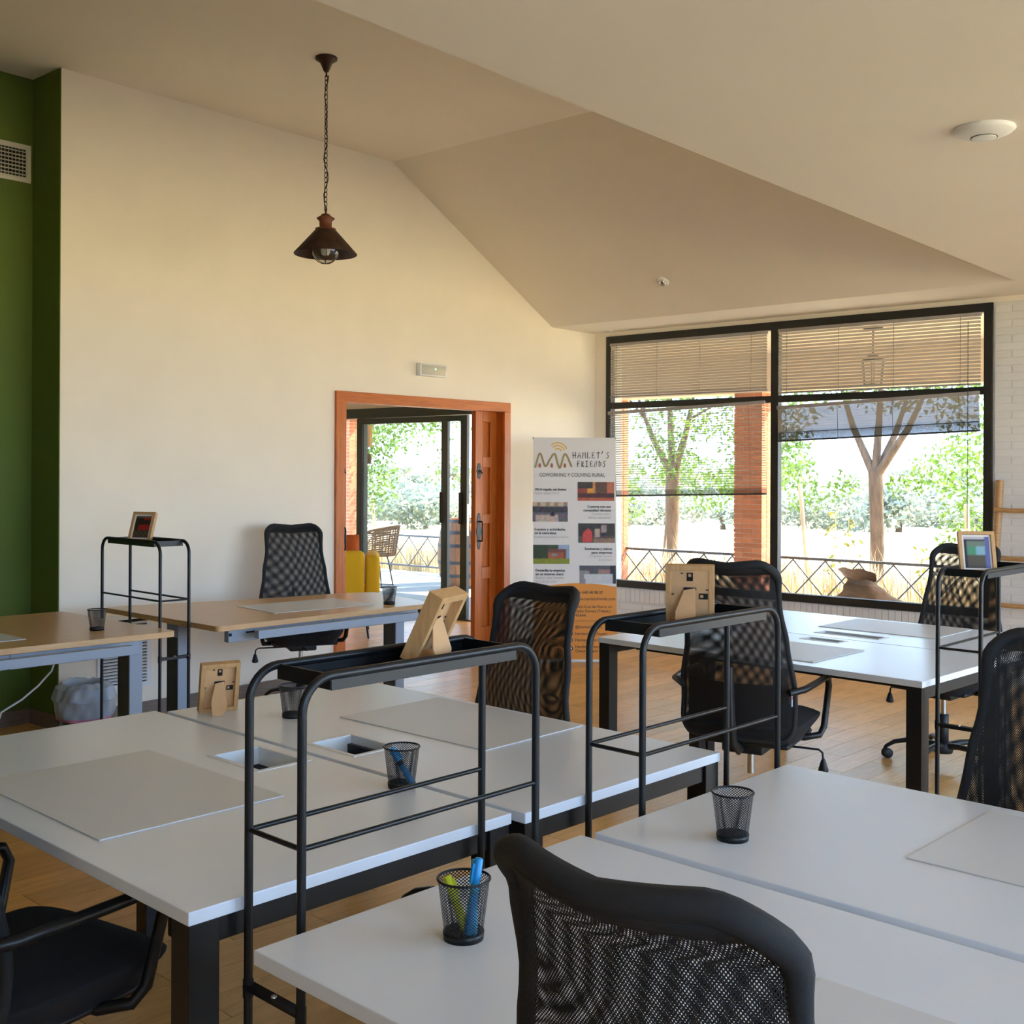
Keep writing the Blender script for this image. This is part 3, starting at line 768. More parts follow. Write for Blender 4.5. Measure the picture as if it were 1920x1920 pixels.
# ------------------------------------------------------------------ shelf racks of bent tube
def make_rack(label, loc, rz):
    t = thing('shelf_rack', label, 'rack', (loc[0], loc[1], 0), rz, 'slim black tube racks between the desks')
    hx, hy, top, b, r = .08, .30, 1.158, .062, .0082
    for x in (-hx, hx):
        path = [(x, -hy, 0), (x, -hy, .5), (x, -hy, top - b)] + arc((x, -hy + b, top - b), b, PI, PI / 2, 8)[1:] + [(x, 0, top)] + arc((x, hy - b, top - b), b, PI / 2, 0, 8) + [(x, hy, .5), (x, hy, 0)]
        MB().tube(path, r, 12).build('bent_tube', 'black_metal', t)
    m = MB().box(-hx + .003, hx - .003, -hy + b, hy - b, top - .026, top - .023)
    MB_ = m.build('tray', 'black_metal', t)
    for y in (-hy + b, hy - b): MB().box(-hx, hx, y - .0015, y + .0015, top - .026, top + .002).build('tray_end', 'black_metal', t)
    for x in (-hx, hx): MB().box(x - .0015, x + .0015, -hy + b, hy - b, top - .027, top - .004).build('tray_side', 'black_metal', t)
    for z in (.865, .105):
        for x in (-hx, hx): MB().tube([(x, -hy, z), (x, hy, z)], .005, 8).build('long_rod', 'black_metal', t)
        MB().tube([(-hx, -hy, z), (hx, -hy, z)], .005, 8).build('end_rod', 'black_metal', t)
    bar = MB().box(-hx, hx, -hy - .012, -hy + .012, .578, .584).box(-hx, hx, -hy + .009, -hy + .012, .566, .584).build('cross_bar', 'black_metal', t)
    MB().lathe([(.006, .584), (.006, .587), (0, .588)], 10, (0, -hy, 0)).build('bolt', 'chrome', bar)
    for x in (-hx, hx):
        for y in (-hy, hy): MB().lathe([(.0098, .560), (.0098, .592)], 12, (x, y, 0)).build('tube_joint', 'black_metal', t)
    return t
rk = make_rack('slim black tube rack in the foreground standing between the two white desks', (-1.632, 1.567), TA)
for lab, loc, a in (('slim black tube rack in the middle holding a picture frame seen from behind', (-1.566, 2.508), TA),
                    ('slim black tube rack at the right edge beside the window desk', (-1.505, 4.60), TA),
                    ('slim black tube rack at the left between the two oak desks', (-5.335, 3.265), R(90) + TA)):
    place(copytree(rk), (loc[0], loc[1], 0), a, lab)

# ------------------------------------------------------------------ picture frames
def frame(label, loc, facing, fn, w_=.128, h_=.165, t_=.026, lean=R(17), sw=1.0, splay=.052):
    rz = math.atan2(facing[1], facing[0]) + PI / 2                      # local -y looks along 'facing'
    t = thing('picture_frame', label, 'picture frame', loc, rz, 'small wooden picture frames')
    ca, sa = math.cos(lean), math.sin(lean)
    def F(p): return Vector((p.x, t_ + (p.y - t_) * ca + p.z * sa, p.z * ca - (p.y - t_) * sa))
    b = .014
    m = slab_hole(-w_ / 2, w_ / 2, 0, h_, 0, t_, (-w_ / 2 + b, w_ / 2 - b, b, h_ - b)).xf(lambda p: Vector((p.x, p.z, p.y)))
    bevel(m.xf(F).build('moulding', 'pine', t), .0012)
    MB().box(-w_ / 2 + b, w_ / 2 - b, .009, .014, b, h_ - b).xf(F).build('backing_board', 'mdf', t)
    MB().box(-w_ / 2 + b, w_ / 2 - b, .0072, .0085, b, h_ - b).xf(F).build('mount', 'banner_white', t)
    e = b + .007
    picture('photo', w_ - 2 * e, h_ - 2 * e, 14, 18, fn, t, lambda x, z: F(Vector((-w_ / 2 + e + x, .0065, e + z))))
    # easel leg and metal hangers on the back
    hz = h_ * .60
    top = F(Vector((0, .0145, hz))); foot = Vector((.012, top.y + splay, 0))
    d = (foot - top).normalized(); side = Vector((1, 0, 0)); nrm = d.cross(side).normalized()
    L = (foot - top).length
    out = [(-.014, 0), (.014, .006), (.027, L * .62), (.022, L), (-.012, L), (-.024, L * .72)]
    vs = [top + side * a * sw + d * c + nrm * k for k in (-.0012, .0012) for a, c in out]
    n = len(out)
    o = MB().add(vs, [list(range(n))[::-1], list(range(n, 2 * n))] + [(i, (i + 1) % n, n + (i + 1) % n, n + i) for i in range(n)])
    zmin = min(p[2] for p in o.v); o.xf(lambda p: p - Vector((0, 0, min(0, zmin)))).build('easel_leg', 'mdf', t)
    MB().box(-.016, .016, .0142, .0152, hz - .004, hz + .003).xf(F).build('hinge', 'black_metal', t)
    for cx, cz, rot in ((.0, h_ * .80, 0), (-.034, h_ * .47, 1)):
        m = slab_hole(-.0075, .0075, -.011, .011, .0142, .0155, (-.004, .004, .0, .008))
        m.xf(lambda p: Vector((cx + (p.y if rot else p.x), p.z, cz + (p.x if rot else p.y)))).xf(F).build('hanger', 'black_metal', t)
    for cx, cz in ((.02, h_ * .86), (w_ / 2 - b - .004, h_ * .5), (-w_ / 2 + b + .004, h_ * .58)):
        MB().box(cx - .003, cx + .003, .0142, .0155, cz - .0015, cz + .0015).xf(F).build('clip', 'black_metal', t)
    return t
def ph_dark(u, v):
    c = (.13, .13, .09)
    if v > .93: c = (.45, .4, .3)
    elif v > .78 and u > .5: c = (.55, .14, .08)
    elif .36 < v < .56 and u > .25: c = (.62, .12, .10)
    elif v < .36: c = (.32, .27, .20) if (u * 3 + v * 5) % 1 > .4 else (.22, .19, .15)
    return c
def ph_room(u, v):
    if u > .80: return (.38, .40, .62)
    if v > .93: return (.75, .72, .74)
    if v > .88 or u < .1 or v < .04: return (.16, .16, .22)
    if v > .70: return (.42, .48, .42)
    if v > .42: return (.30, .55, .42) if u < .45 else (.50, .66, .72)
    return (.33, .30, .24)
def ph_grey(u, v): return (.45 + .2 * math.sin(u * 9), .42, .40 + .2 * math.sin(v * 7))
TZ = 1.1355
pt = onz(300, 1010, TZ)
frame('dark wooden picture frame with a red photo on the rack between the oak desks', (-5.40, 3.265, TZ), (.50, -.87), ph_dark, lean=R(24))
frame('deep light wood picture frame seen from its side on the foreground rack', (-1.672, 1.63, TZ), (-.95, -.30), ph_grey, .118, .15, .034, R(26), 1.5, .026)
frame('light wood picture frame showing its cardboard back on the middle rack', (-1.567, 2.515, TZ), (-.50, .86), ph_grey, .122, .152, .016, R(10))
frame('light wood picture frame with a photo of a green room on the right rack', (-1.50, 4.46, TZ), (.54, -.78), ph_room, .135, .165, .018, R(17))
frame('light wood picture frame turned away on the white desk at the left', (-3.15, 2.19, ZT), (-.93, .36), ph_grey, .125, .165, .026, R(14))

# ------------------------------------------------------------------ mesh pen cups and pens
def make_cup(label, loc):
    t = thing('pen_cup', label, 'pen cup', loc, 0, 'black wire mesh pen cups')
    r0, r1, h_ = .033, .044, .100
    MB().lathe([(r0 + (r1 - r0) * i / 6, .012 + (h_ - .012) * i / 6) for i in range(7)], 36, uvs=True).build('mesh_wall', 'cup_net', t)
    MB().lathe([(0, .001), (r0 - .001, .001), (r0 + .0006, .0), (r0 + .0018, .013), (r0, .013), (r0 - .002, .003), (0, .003)], 32).build('base', 'black_metal', t)
    MB().tube([(r1 * math.cos(2 * PI * i / 36), r1 * math.sin(2 * PI * i / 36), h_) for i in range(36)], .0022, 8, True).build('rim', 'black_metal', t)
    return t
cup = make_cup('empty black mesh pen cup on the oak desk at the left', (-5.158, 2.90, ZT))
CUPS = [('black mesh pen cup with a dark pen on the oak desk before the doorway', (-4.921, 4.61)),
        ('black mesh pen cup at the back of the white desk beside the turned frame', (-2.89, 2.295)),
        ('black mesh pen cup holding one blue marker behind the front rack', (-2.05, 1.965)),
        ('black mesh pen cup with yellow and blue highlighters in the foreground', (-1.31, 1.40)),
        ('empty black mesh pen cup on the white desk at the right', (-1.235, 2.155))]
for lab, (x, y) in CUPS: place(copytree(cup), (x, y, ZT), random.random(), lab)
def pen(name, label, a, b, r, mt, capf=None, capm='black_plastic'):
    a, b = Vector(a), Vector(b); d = (b - a)
    t = thing(name, label, 'pen', a)
    t.rotation_euler = d.to_track_quat('Z', 'Y').to_euler(); L = d.length
    MB().lathe([(0, 0), (r * .8, 0), (r, .004), (r, L * .55), (r * 1.0, L * .55)], 14).build('barrel', mt, t)
    MB().lathe([(r, L * .55), (r * 1.06, L * .55), (r * 1.06, L * .66), (r, L * .66)], 14).build('collar', capm, t)
    MB().lathe([(r, L * .66), (r * .96, L * .985), (r * .7, L), (0, L)], 14).build('cap', mt, t)
    MB().box(-r * .3, r * .3, r * .9, r * 1.45, L * .68, L * .93).build('clip', mt, t)
    return t
zc = ZT + .006
pen('marker', 'thick blue marker with a black collar leaning in the middle pen cup', (-2.030, 1.985, zc), (-2.068, 1.946, zc + .090), .0085, 'marker_blue')
x, y = -1.31, 1.40
pen('highlighter', 'yellow highlighter leaning left in the foreground cup', (x + .002, y + .006, zc), (x - .030, y - .010, zc + .093), .0078, 'marker_yellow', capm='marker_yellow')
pen('highlighter', 'bright blue highlighter standing tall in the foreground cup', (x + .008, y + .002, zc), (x + .014, y + .022, zc + .125), .0078, 'marker_blue', capm='marker_cyan')
pen('highlighter', 'pale cyan pen behind the tall blue highlighter in the foreground cup', (x + .016, y + .008, zc), (x - .002, y + .028, zc + .118), .006, 'marker_cyan', capm='marker_cyan')
pen('pen', 'dark slim pen leaning in the cup on the oak desk', (-4.935, 4.585, zc), (-4.905, 4.635, zc + .066), .004, 'black_plastic')

# ------------------------------------------------------------------ mesh office chairs (local +y is forward)
ZB, ZTOP = .43, 1.11
PROF = [(0, -.205), (.18, -.200), (.45, -.232), (.72, -.268), (.90, -.290), (1.0, -.335)]
HW = [(0, .220), (.12, .224), (.30, .224), (.55, .200), (.78, .178), (1.0, .176)]
def back_pt(u, v, off=0.0):
    wv = lerpk(HW, v); yy = lerpk(PROF, v)
    for v0, r, q in ((.915, .062, (v - .915) / .085), (.10, .06, (.10 - v) / .10)):
        if q > 0: wv -= r * (1 - math.sqrt(max(0, 1 - min(1, q) ** 2)))
    return Vector((u * wv, yy + (.052 * (.25 + .75 * v)) * (u * wv / .18) ** 2 - off, ZB + (ZTOP - ZB) * v + .012 * abs(u) * v))
VS = [.5 - .5 * math.cos(PI * i / 34) for i in range(35)]
def make_chair(label, loc, rz):
    t = thing('office_chair', label, 'chair', (loc[0], loc[1], 0), rz, 'black mesh office chairs')
    # backrest: frame, two layers of net, lower shell
    loop = [back_pt(1, v) for v in VS] + [back_pt(1 - 2 * i / 14, 1) for i in range(1, 14)] + [back_pt(-1, v) for v in VS[::-1]] + [back_pt(-1 + 2 * i / 14, 0) for i in range(1, 14)]
    rr = [.0115 + .006 * sstep((v - .8) / .15) for v in VS] + [.0175] * 13 + [.0115 + .006 * sstep((v - .8) / .15) for v in VS[::-1]] + [.0115] * 13
    MB().tube(loop, rr, 10, True).build('backrest_frame', 'black_weave', t)
    def net(off, bow, nm, mt):
        def fn(a, b):
            u = -1 + 2 * a; b = .5 - .5 * math.cos(PI * b); p = back_pt(u, b, off); p.y -= bow * (1 - u * u) * math.sin(PI * min(1, b * 1.02)); return p
        MB().grid(fn, 16, 26, True, lambda a, b: ((-1 + 2 * a) * .2, (.5 - .5 * math.cos(PI * b)) * .69)).build(nm, mt, t)
    net(-.008, -.012, 'front_mesh', 'net_front')
    net(.009, .020, 'rear_mesh', 'net_back')
    MB().grid(lambda a, b: back_pt((-1 + 2 * a) * .90, .02 + b * .30, -.001), 10, 8).build('lower_shell', 'black_cloth', t)
    # top band, the thick roll over the edge
    MB().grid(lambda a, b: back_pt((-1 + 2 * a) * .99, .945 + .055 * b, .014 * math.sin(PI * b)), 14, 5).build('top_band', 'black_weave', t)
    m = MB().tube([(0, -.04, .395), (0, -.16, .385), (0, -.225, .42), (0, -.250, .52), (0, -.262, .72)], [.03, .03, .028, .024, .018], 10, sq=(1, .5))
    m.build('back_spine', 'black_plastic', t)
    # seat
    def seat(a, b):
        th = 2 * PI * a; e = .42
        cx = math.copysign(abs(math.cos(th)) ** e, math.cos(th)); sy = math.copysign(abs(math.sin(th)) ** e, math.sin(th))
        if b < .5: r = sstep(b * 2) ** .5; z = .505 + .004 * (1 - r) - .018 * max(0, r - .82) / .18
        else: r = 1.0 - .16 * sstep((b - .5) * 2); z = .487 - .075 * (b - .5) * 2
        dy = -.03 * max(0, sy) ** 6 * (0 if b > .6 else r) * 0
        zz_ = z - .03 * max(0, r * sy - .62) ** 1.5 * 3
        return Vector((cx * r * .243, .025 + sy * r * .245, zz_))
    MB().grid(seat, 40, 14).build('seat', 'black_cloth', t)
    MB().rbox(-.20, .20, -.17, .20, .396, .418, .01, 2).build('seat_pan', 'black_plastic', t)
    MB().rbox(-.085, .085, -.12, .10, .352, .398, .01, 2).build('tilt_mechanism', 'black_plastic', t)
    lv = MB().tube([(.06, .02, .372), (.27, .02, .372), (.285, .02, .36), (.288, .02, .325)], .0045, 8).build('height_lever', 'black_metal', t)
    MB().lathe([(.004, .03), (.010, .02), (.021, -.018), (.017, -.026), (0, -.026)], 12, (.288, .02, .31)).build('lever_knob', 'black_plastic', lv)
    kn = MB().tube([(0, .08, .374), (0, .20, .372)], .006, 8).build('tension_rod', 'black_metal', t)
    # arms: a flat pad and a bent tube
    for s in (-1, 1):
        path = [(s * .215, -.215, .628), (s * .262, -.17, .640), (s * .272, -.05, .644), (s * .272, .12, .644), (s * .272, .158, .634), (s * .271, .176, .60), (s * .262, .135, .44), (s * .252, .105, .412), (s * .20, .06, .404), (s * .12, .05, .404)]
        ar = MB().tube(path, .0135, 10).build('armrest', 'black_metal', t)
    lb = MB().box(.225, .2275, -.19, -.187, .50, .535)
    tg = MB().obox((.225, -.216, .60), .003, .014, .042).build('brand_tag', 'label_grey', t)
    tg['label'] = 'small pale sewn tag'
    MB().obox((.2268, -.216, .612), .001, .009, .010).build('tag_mark', 'label_red', tg)
    # gas lift and base
    MB().lathe([(.014, .25), (.014, .36)], 16).build('gas_piston', 'chrome', t)
    MB().lathe([(.0, .07), (.026, .07), (.026, .26), (.022, .262), (0, .262)], 20).build('lift_cover', 'black_plastic', t)
    MB().lathe([(0, .06), (.045, .06), (.05, .075), (.05, .105), (.036, .118), (.026, .118)], 24).build('hub', 'black_plastic', t)
    for k in range(5):
        a = 2 * PI * k / 5 + .35
        dx, dy = math.cos(a), math.sin(a)
        pts = [(.03, .098), (.10, .108), (.18, .108), (.245, .092), (.285, .066), (.292, .056)]
        lg = MB().tube([(dx * r, dy * r, z) for r, z in pts], [.024, .022, .019, .017, .014, .013], 8, sq=(.7, 1)).build('base_arm', 'black_plastic', t)
        c = MB(); X, Y = dx * .292, dy * .292
        ax = Vector((-math.sin(a + .6), math.cos(a + .6), 0)); fw = Vector((math.cos(a + .6), math.sin(a + .6), 0))
        for s in (-1, 1):
            ctr = Vector((X, Y, .027)) - fw * .012 + ax * s * .012
            ring = []
            w0 = MB().lathe([(0, -.0085), (.022, -.0085), (.0265, -.004), (.0265, .004), (.022, .0085), (0, .0085)], 18)
            c.add([ctr + fw * p[0] + Vector((0, 0, 1)) * p[1] + ax * p[2] for p in w0.v], w0.f, True)
        c.tube([(X, Y, .06), (X, Y, .034)], .009, 8)
        c.build('caster', 'black_plastic', t)
    return t
def raise_chair(t, dz):
    for ch in t.children:
        if not ch.name.startswith(('hub', 'base_arm', 'caster', 'lift_cover')): ch.location.z += dz
ch0 = make_chair('black mesh chair in the foreground seen from behind, pushed in to the desk', (-.682, 1.262), R(-1))
CH = [('black mesh chair in the bottom left corner tucked under the desk', (-2.42, 1.17), R(9), -.02),
      ('black mesh chair at the end of the white desk in front of the banner', (-2.55, 2.80), R(175), -.01),
      ('black mesh chair standing between the middle rack and the window desk, back to us', (-2.305, 4.165), R(12), .05),
      ('black mesh chair on the window side facing us behind the green room picture', (-2.205, 6.02), R(176), .0),
      ('black mesh chair at the right edge of the picture facing us across the desk', (-.845, 2.73), R(172), -.01),
      ('black mesh chair behind the oak desk beside the doorway', (-5.79, 4.655), R(-118), .03)]
CHDZ = -.015
for lab, (x, y), a, dz in CH:
    c = place(copytree(ch0), (x, y, 0), a, lab)
    if dz: raise_chair(c, dz)
raise_chair(ch0, CHDZ)

# ------------------------------------------------------------------ banner
pL, pR = onz(1000, 1243, 0), onz(1158, 1243, 0)
BW = (pR - pL).length; ba = math.atan2(pR.y - pL.y, pR.x - pL.x)
BH = 1.775
ban = thing('banner_stand', 'tall white and orange advertising banner standing in the corner by the window', 'banner', (pL + pR) / 2, ba)
def BP(px, py, off=.0):                                                # a place on the sheet, leaning back a little
    s = (px - 997) / 158 * BW - BW / 2; t = (1243 - py) / 420 * BH
    bow = .035 * math.sin(PI * t / BH)
    return Vector((s, -off + .20 * t / BH + bow, .02 + t))
MB().grid(lambda a, b: BP(997 + a * 158, 1243 - b * 420), 4, 30).build('sheet', 'banner_white', ban)
def wave(x): return 1110 - 10 * math.sin(PI * min(1, max(0, (x - 997) / 158)) * .9) + 0
MB().grid(lambda a, b: BP(997 + a * 158, 1241 - b * (1241 - wave(997 + a * 158)), .0012), 16, 8).build('orange_panel', 'ink_orange', ban)
MB().tube([BP(1076, 1243, -.06) , BP(1076, 1035, -.03), BP(1076, 826, -.06)], .006, 8).build('pole', 'black_metal', ban)
for a, b in ((997, 826), (1155, 826)):
    MB().tube([BP(1076, 960, -.045), BP(a, b, -.012), BP(a, b - 3, .004)], .0035, 6).build('hook_arm', 'black_metal', ban)
MB().tube([BP(1076, 1100, -.045), Vector((0, .38, .01))], .006, 8).tube([Vector((-BW / 2, .01, .012)), Vector((BW / 2, .01, .012))], .008, 8).build('foot_bar', 'plastic_white', ban)
def btext(body, x, y, cap, mt, width=None, align='L', bold=False):
    vs, fs = textmesh(body, 1.0)
    x0, x1 = min(v.x for v in vs), max(v.x for v in vs)
    sy = cap / .70; sx = (width / (x1 - x0)) if width else sy * .95
    wv = (x1 - x0) * sx
    ox = x if align == 'L' else x - wv
    m = MB()
    for dx in ((0, .35) if bold else (0,)):
        m.add([BP(ox + (v.x - x0) * sx + dx, y - v.y * sy, .0024) for v in vs], fs)
    return m.build('lettering', mt, ban)
def strokes(name, lines, wd, mt):
    m = MB()
    for ln in lines:
        pts = [Vector((a, b, 0)) for a, b in ln]
        n = len(pts)
        L_, R_ = [], []
        for i in range(n):
            d = (pts[min(i + 1, n - 1)] - pts[max(i - 1, 0)]); d = d.normalized() if d.length else Vector((1, 0, 0))
            q = Vector((-d.y, d.x, 0)) * wd / 2
            e = d * (wd / 3 if i == n - 1 else (-wd / 3 if i == 0 else 0))
            L_.append(pts[i] + q + e); R_.append(pts[i] - q + e)
        vs = [BP(p.x, p.y, .0024) for p in L_ + R_]
        m.add(vs, [(i, i + 1, n + i + 1, n + i) for i in range(n - 1)])
    return m.build(name, mt, ban)
def sm(pts, k=5):                                                     # Catmull-Rom through the points
    out = []
    P = [pts[0]] + pts + [pts[-1]]
    for i in range(1, len(P) - 2):
        for j in range(k):
            t = j / k
            out.append(tuple(.5 * ((2 * P[i][c]) + (-P[i - 1][c] + P[i + 1][c]) * t + (2 * P[i - 1][c] - 5 * P[i][c] + 4 * P[i + 1][c] - P[i + 2][c]) * t * t + (-P[i - 1][c] + 3 * P[i][c] - 3 * P[i + 1][c] + P[i + 2][c]) * t ** 3) for c in (0, 1)))
    return out + [pts[-1]]
strokes('logo_roofs', [sm([(1001, 880), (1010, 853.5), (1020, 878), (1029, 865), (1038, 854.5), (1045, 876), (1049, 880), (1058, 854.5), (1070, 878)], 6)], 3.6, 'ink_olive')
for x in (1009.5, 1032.5, 1057.5):
    MB().add([BP(x - 2.3, 880.5, .0024), BP(x + 2.3, 880.5, .0024), BP(x + 2.3, 874, .0024), BP(x, 872, .0024), BP(x - 2.3, 874, .0024)], [(0, 1, 2, 3, 4)]).build('logo_door', 'ink_red', ban)
for r_, in ((7,), (12.5,), (18,)):
    strokes('logo_wave', [[(1044 + r_ * math.sin(a), 851 - r_ * math.cos(a)) for a in [R(-42 + i * 10) for i in range(12)]]], 2.2, 'ink_wifi')
LET = {'H': [[(0, 0), (.05, 1)], [(.6, 0), (.55, 1)], [(-.1, .55), (.7, .5)]], 'A': [[(0, 1), (.35, 0), (.7, 1)], [(.12, .65), (.6, .6)]],
       'M': [[(0, 1), (.1, 0), (.36, .62), (.62, 0), (.72, 1)]], 'L': [[(.1, 0), (.05, 1), (.55, .93)]], 'E': [[(.55, .03), (.08, .06), (.06, .97), (.6, .92)], [(.06, .5), (.45, .46)]],
       'T': [[(0, .15), (.7, .08)], [(.36, -.08), (.33, 1)]], "'": [[(.25, -.15), (.05, .25)]], 'S': [[(.6, .02), (.25, .05), (.12, .3), (.45, .55), (.4, .9), (.02, 1)]],
       'F': [[(.6, .0), (.15, .05), (.1, 1)], [(-.05, .5), (.5, .45)]], 'R': [[(.1, 1), (.1, .02), (.5, .15), (.45, .42), (.12, .52), (.6, 1)]], 'I': [[(.25, 0), (.25, 1)], [(.0, .02), (.5, .0)], [(0, 1), (.5, .97)]],
       'N': [[(0, 1), (.1, 0), (.5, 1), (.6, 0)]], 'D': [[(.08, .02), (.08, 1), (.5, .8), (.55, .3), (.08, .02)]]}
def hand(word, x0, x1, y0, h_):
    adv = (x1 - x0) / len(word); x = x0
    for chx in word:
        ln = [[(x + a * adv * .92, y0 + b * h_) for a, b in s] for s in LET[chx]]
        strokes('lettering', ln, 1.35, 'ink_dark'); x += adv
hand("HAMLET'S", 1073, 1146, 851, 11.5); hand('FRIENDS', 1081, 1139, 868, 11)
btext('COWORKING Y COLIVING RURAL', 1009, 898, 7, 'ink_dark', 125)
btext('Wi-Fi rápido, sin límites', 1000, 925, 5, 'ink_dark', 60, bold=True); btext('Fast & reliable Wi-Fi', 1000, 932, 4.5, 'ink_grey', 46)
btext('Conecta con una', 1145, 957.5, 5, 'ink_dark', 44, 'R', True); btext('comunidad vibrante', 1145, 964.5, 5, 'ink_dark', 52, 'R', True)
btext('Connect with a', 1145, 971, 4.5, 'ink_grey', 36, 'R'); btext('vibrant community', 1145, 978, 4.5, 'ink_grey', 43, 'R')
btext('Eventos y actividades', 1000, 1001, 5, 'ink_dark', 58, bold=True); btext('en la naturaleza', 1000, 1008, 5, 'ink_dark', 41, bold=True)
btext('Events & activities in nature', 1000, 1015, 4.5, 'ink_grey', 64)
btext('Seminarios y retiros', 1147, 1037.5, 5, 'ink_dark', 52, 'R', True); btext('para empresas', 1147, 1044.5, 5, 'ink_dark', 39, 'R', True)
btext('Corporate retreats', 1147, 1051, 4.5, 'ink_grey', 43, 'R'); btext('& seminars', 1147, 1058, 4.5, 'ink_grey', 25, 'R')
btext('Domicilia tu empresa', 1002, 1078.5, 5, 'ink_dark', 55, bold=True); btext('en un entorno único', 1002, 1085.5, 5, 'ink_dark', 52, bold=True)
btext('Register your business', 1002, 1092, 4.5, 'ink_grey', 53); btext('in a unique place', 1002, 1099, 4.5, 'ink_grey', 40)
for body, y, wv in (('+34 648 48 98 37', 1120, 53), ('www.hamletsfriends.com', 1132, 76), ('Calle Cruz de Hierro s/n', 1146.5, 70), ('Nuño Gómez (Toledo)', 1154.5, 67), ('45644', 1162.5, 20),
                    ('@hamletsfriends', 1184, 50), ('hamletsfriendspain', 1196, 60), ("Hamlet's Friends", 1208, 50), ("Hamlet's Friends Rural", 1220, 66), ('Coworking and Coliving', 1228, 66)):
    btext(body, 1076, y, 5.4, 'ink_dark', wv)
MB().add([BP(1076, 1170.5, .0024), BP(1140, 1170.5, .0024), BP(1140, 1169.9, .0024), BP(1076, 1169.9, .0024)], [(0, 1, 2, 3)]).build('rule_line', 'ink_dark', ban)
for y in (1117.5, 1129.5, 1144, 1181.5, 1193.5, 1205.5, 1221):
    n = 18; r_ = 3.6 if y > 1170 else 2.6
    MB().add([BP(1068 + r_ * math.cos(2 * PI * i / n), y + r_ * math.sin(2 * PI * i / n), .0024) for i in range(n)], [list(range(n))[::-1]]).build('contact_icon', 'ink_navy' if y > 1170 else 'ink_dark', ban)
    MB().add([BP(1068 + r_ * .42 * math.cos(2 * PI * i / n), y + r_ * .5 * math.sin(2 * PI * i / n), .003) for i in range(n)], [list(range(n))[::-1]]).build('contact_icon_mark', 'banner_white' if y > 1170 else 'ink_orange', ban)
rnd = random.Random(3)
def nz(a): return a * (rnd.random() - .5)
def f1(u, v):
    if v < .18: c = (.72, .33, .16)
    elif v < .42: c = (.30, .13, .09)
    elif u > .82: c = (.72, .42, .28)
    elif .25 < u < .42 and .42 < v < .65: c = (.88, .62, .12)
    elif .42 < u < .5 and v > .4: c = (.80, .52, .26)
    elif u < .4: c = (.26, .19, .13) if v > .66 else (.58, .26, .16)
    else: c = (.38, .25, .15)
    return tuple(x + nz(.12) for x in c)
def f2(u, v):
    if v > .75: c = (.62, .52, .45) if int(u * 8) % 2 else (.75, .68, .58)
    elif v > .48: c = (.24, .22, .24)
    elif v < .34 and .1 < u < .75: c = (.72, .65, .60)
    else: c = (.40, .36, .38)
    if .5 < u < .62 and .3 < v < .5: c = (.12, .11, .14)
    return tuple(x + nz(.2) for x in c)
def f3(u, v):
    c = (.22, .19, .15) if v > .35 else (.36, .30, .25)
    if .12 < u < .36 and .05 < v < .75 - abs(u - .27) * 1.5: c = (.80, .26, .24)
    if .45 < u < .58 and .3 < v < .75: c = (.72, .62, .56)
    if .62 < u < .78 and .5 < v < .9: c = (.60, .56, .55)
    if v < .2 and u > .4: c = (.56, .46, .36)
    return tuple(x + nz(.12) for x in c)
def f4(u, v):
    if v < .30: c = (.52, .55, .10)
    elif u < .42: c = (.20, .25, .11)
    elif v < .62 and u < .85: c = (.66, .36, .20)
    elif v < .78 and .42 < u < .9: c = (.48, .28, .22)
    else: c = (.60, .68, .78) if u > .7 else (.25, .30, .14)
    if .52 < u < .66 and .42 < v < .56: c = (.55, .55, .58)
    return tuple(x + nz(.10) for x in c)
def f5(u, v):
    c = (.33, .32, .34)
    if v < .55 and u > .12 + (.5 - v) * .1 and u < .9: c = (.78, .79, .80)
    elif u < .28 and v < .75: c = (.55, .54, .56)
    elif .5 < u < .85 and v < .8: c = (.62, .48, .44)
    elif u > .85: c = (.14, .13, .15)
    return tuple(x + nz(.10) for x in c)
for fn, (x0, y0, x1, y1) in ((f1, (1082, 908, 1152, 944)), (f2, (996, 947, 1063, 984)), (f3, (1083, 987, 1153, 1024)), (f4, (997, 1028, 1066, 1064)), (f5, (1085, 1067, 1154, 1101))):
    picture('photo_print', x1 - x0, y1 - y0, 28, 16, fn, ban, lambda a, b: BP(x0 + a, y1 - b, .0018))

# ------------------------------------------------------------------ bin, cable, socket box
bn = thing('waste_bin', 'grey waste bin with a pale plastic bag and pink tie under the oak desk', 'bin', (-6.05, 3.33, 0))
MB().lathe([(0, .002), (.105, .002), (.108, .0), (.135, .30), (.131, .30), (.104, .008), (0, .008)], 28).build('bucket', 'bin_grey', bn)
def bag(a, b):
    th = 2 * PI * a
    n1 = (math.sin(th * 5 + 2 * math.sin(b * 5)) * .5 + math.sin(th * 11 + b * 9 + math.sin(th * 3)) * .3 + math.sin(th * 17 - b * 13) * .2) * (1 - .55 * sstep((b - .6) / .35)) + .5 * math.sin(th * 2 + 1) * sstep((b - .7) / .3)
    r = lerpk([(0, .145), (.25, .160), (.55, .172), (.78, .155), (.90, .12), (1, .10)], b) * (1 + .055 * n1)
    z = lerpk([(0, .118), (.55, .23), (.80, .30), (.90, .325), (1, .26)], b) + .014 * n1 * b
    return Vector((r * math.cos(th), r * math.sin(th), z))
MB().grid(bag, 180, 40).build('bin_bag', 'bin_bag', bn)
MB().grid(lambda a, b: bag(a, b * .13) * 1.008, 180, 3).build('bag_tie', 'bag_tie', bn)
MB().lathe([(.098, .29), (.06, .16), (0, .12)], 24).build('bag_lining', 'bin_bag', bn)
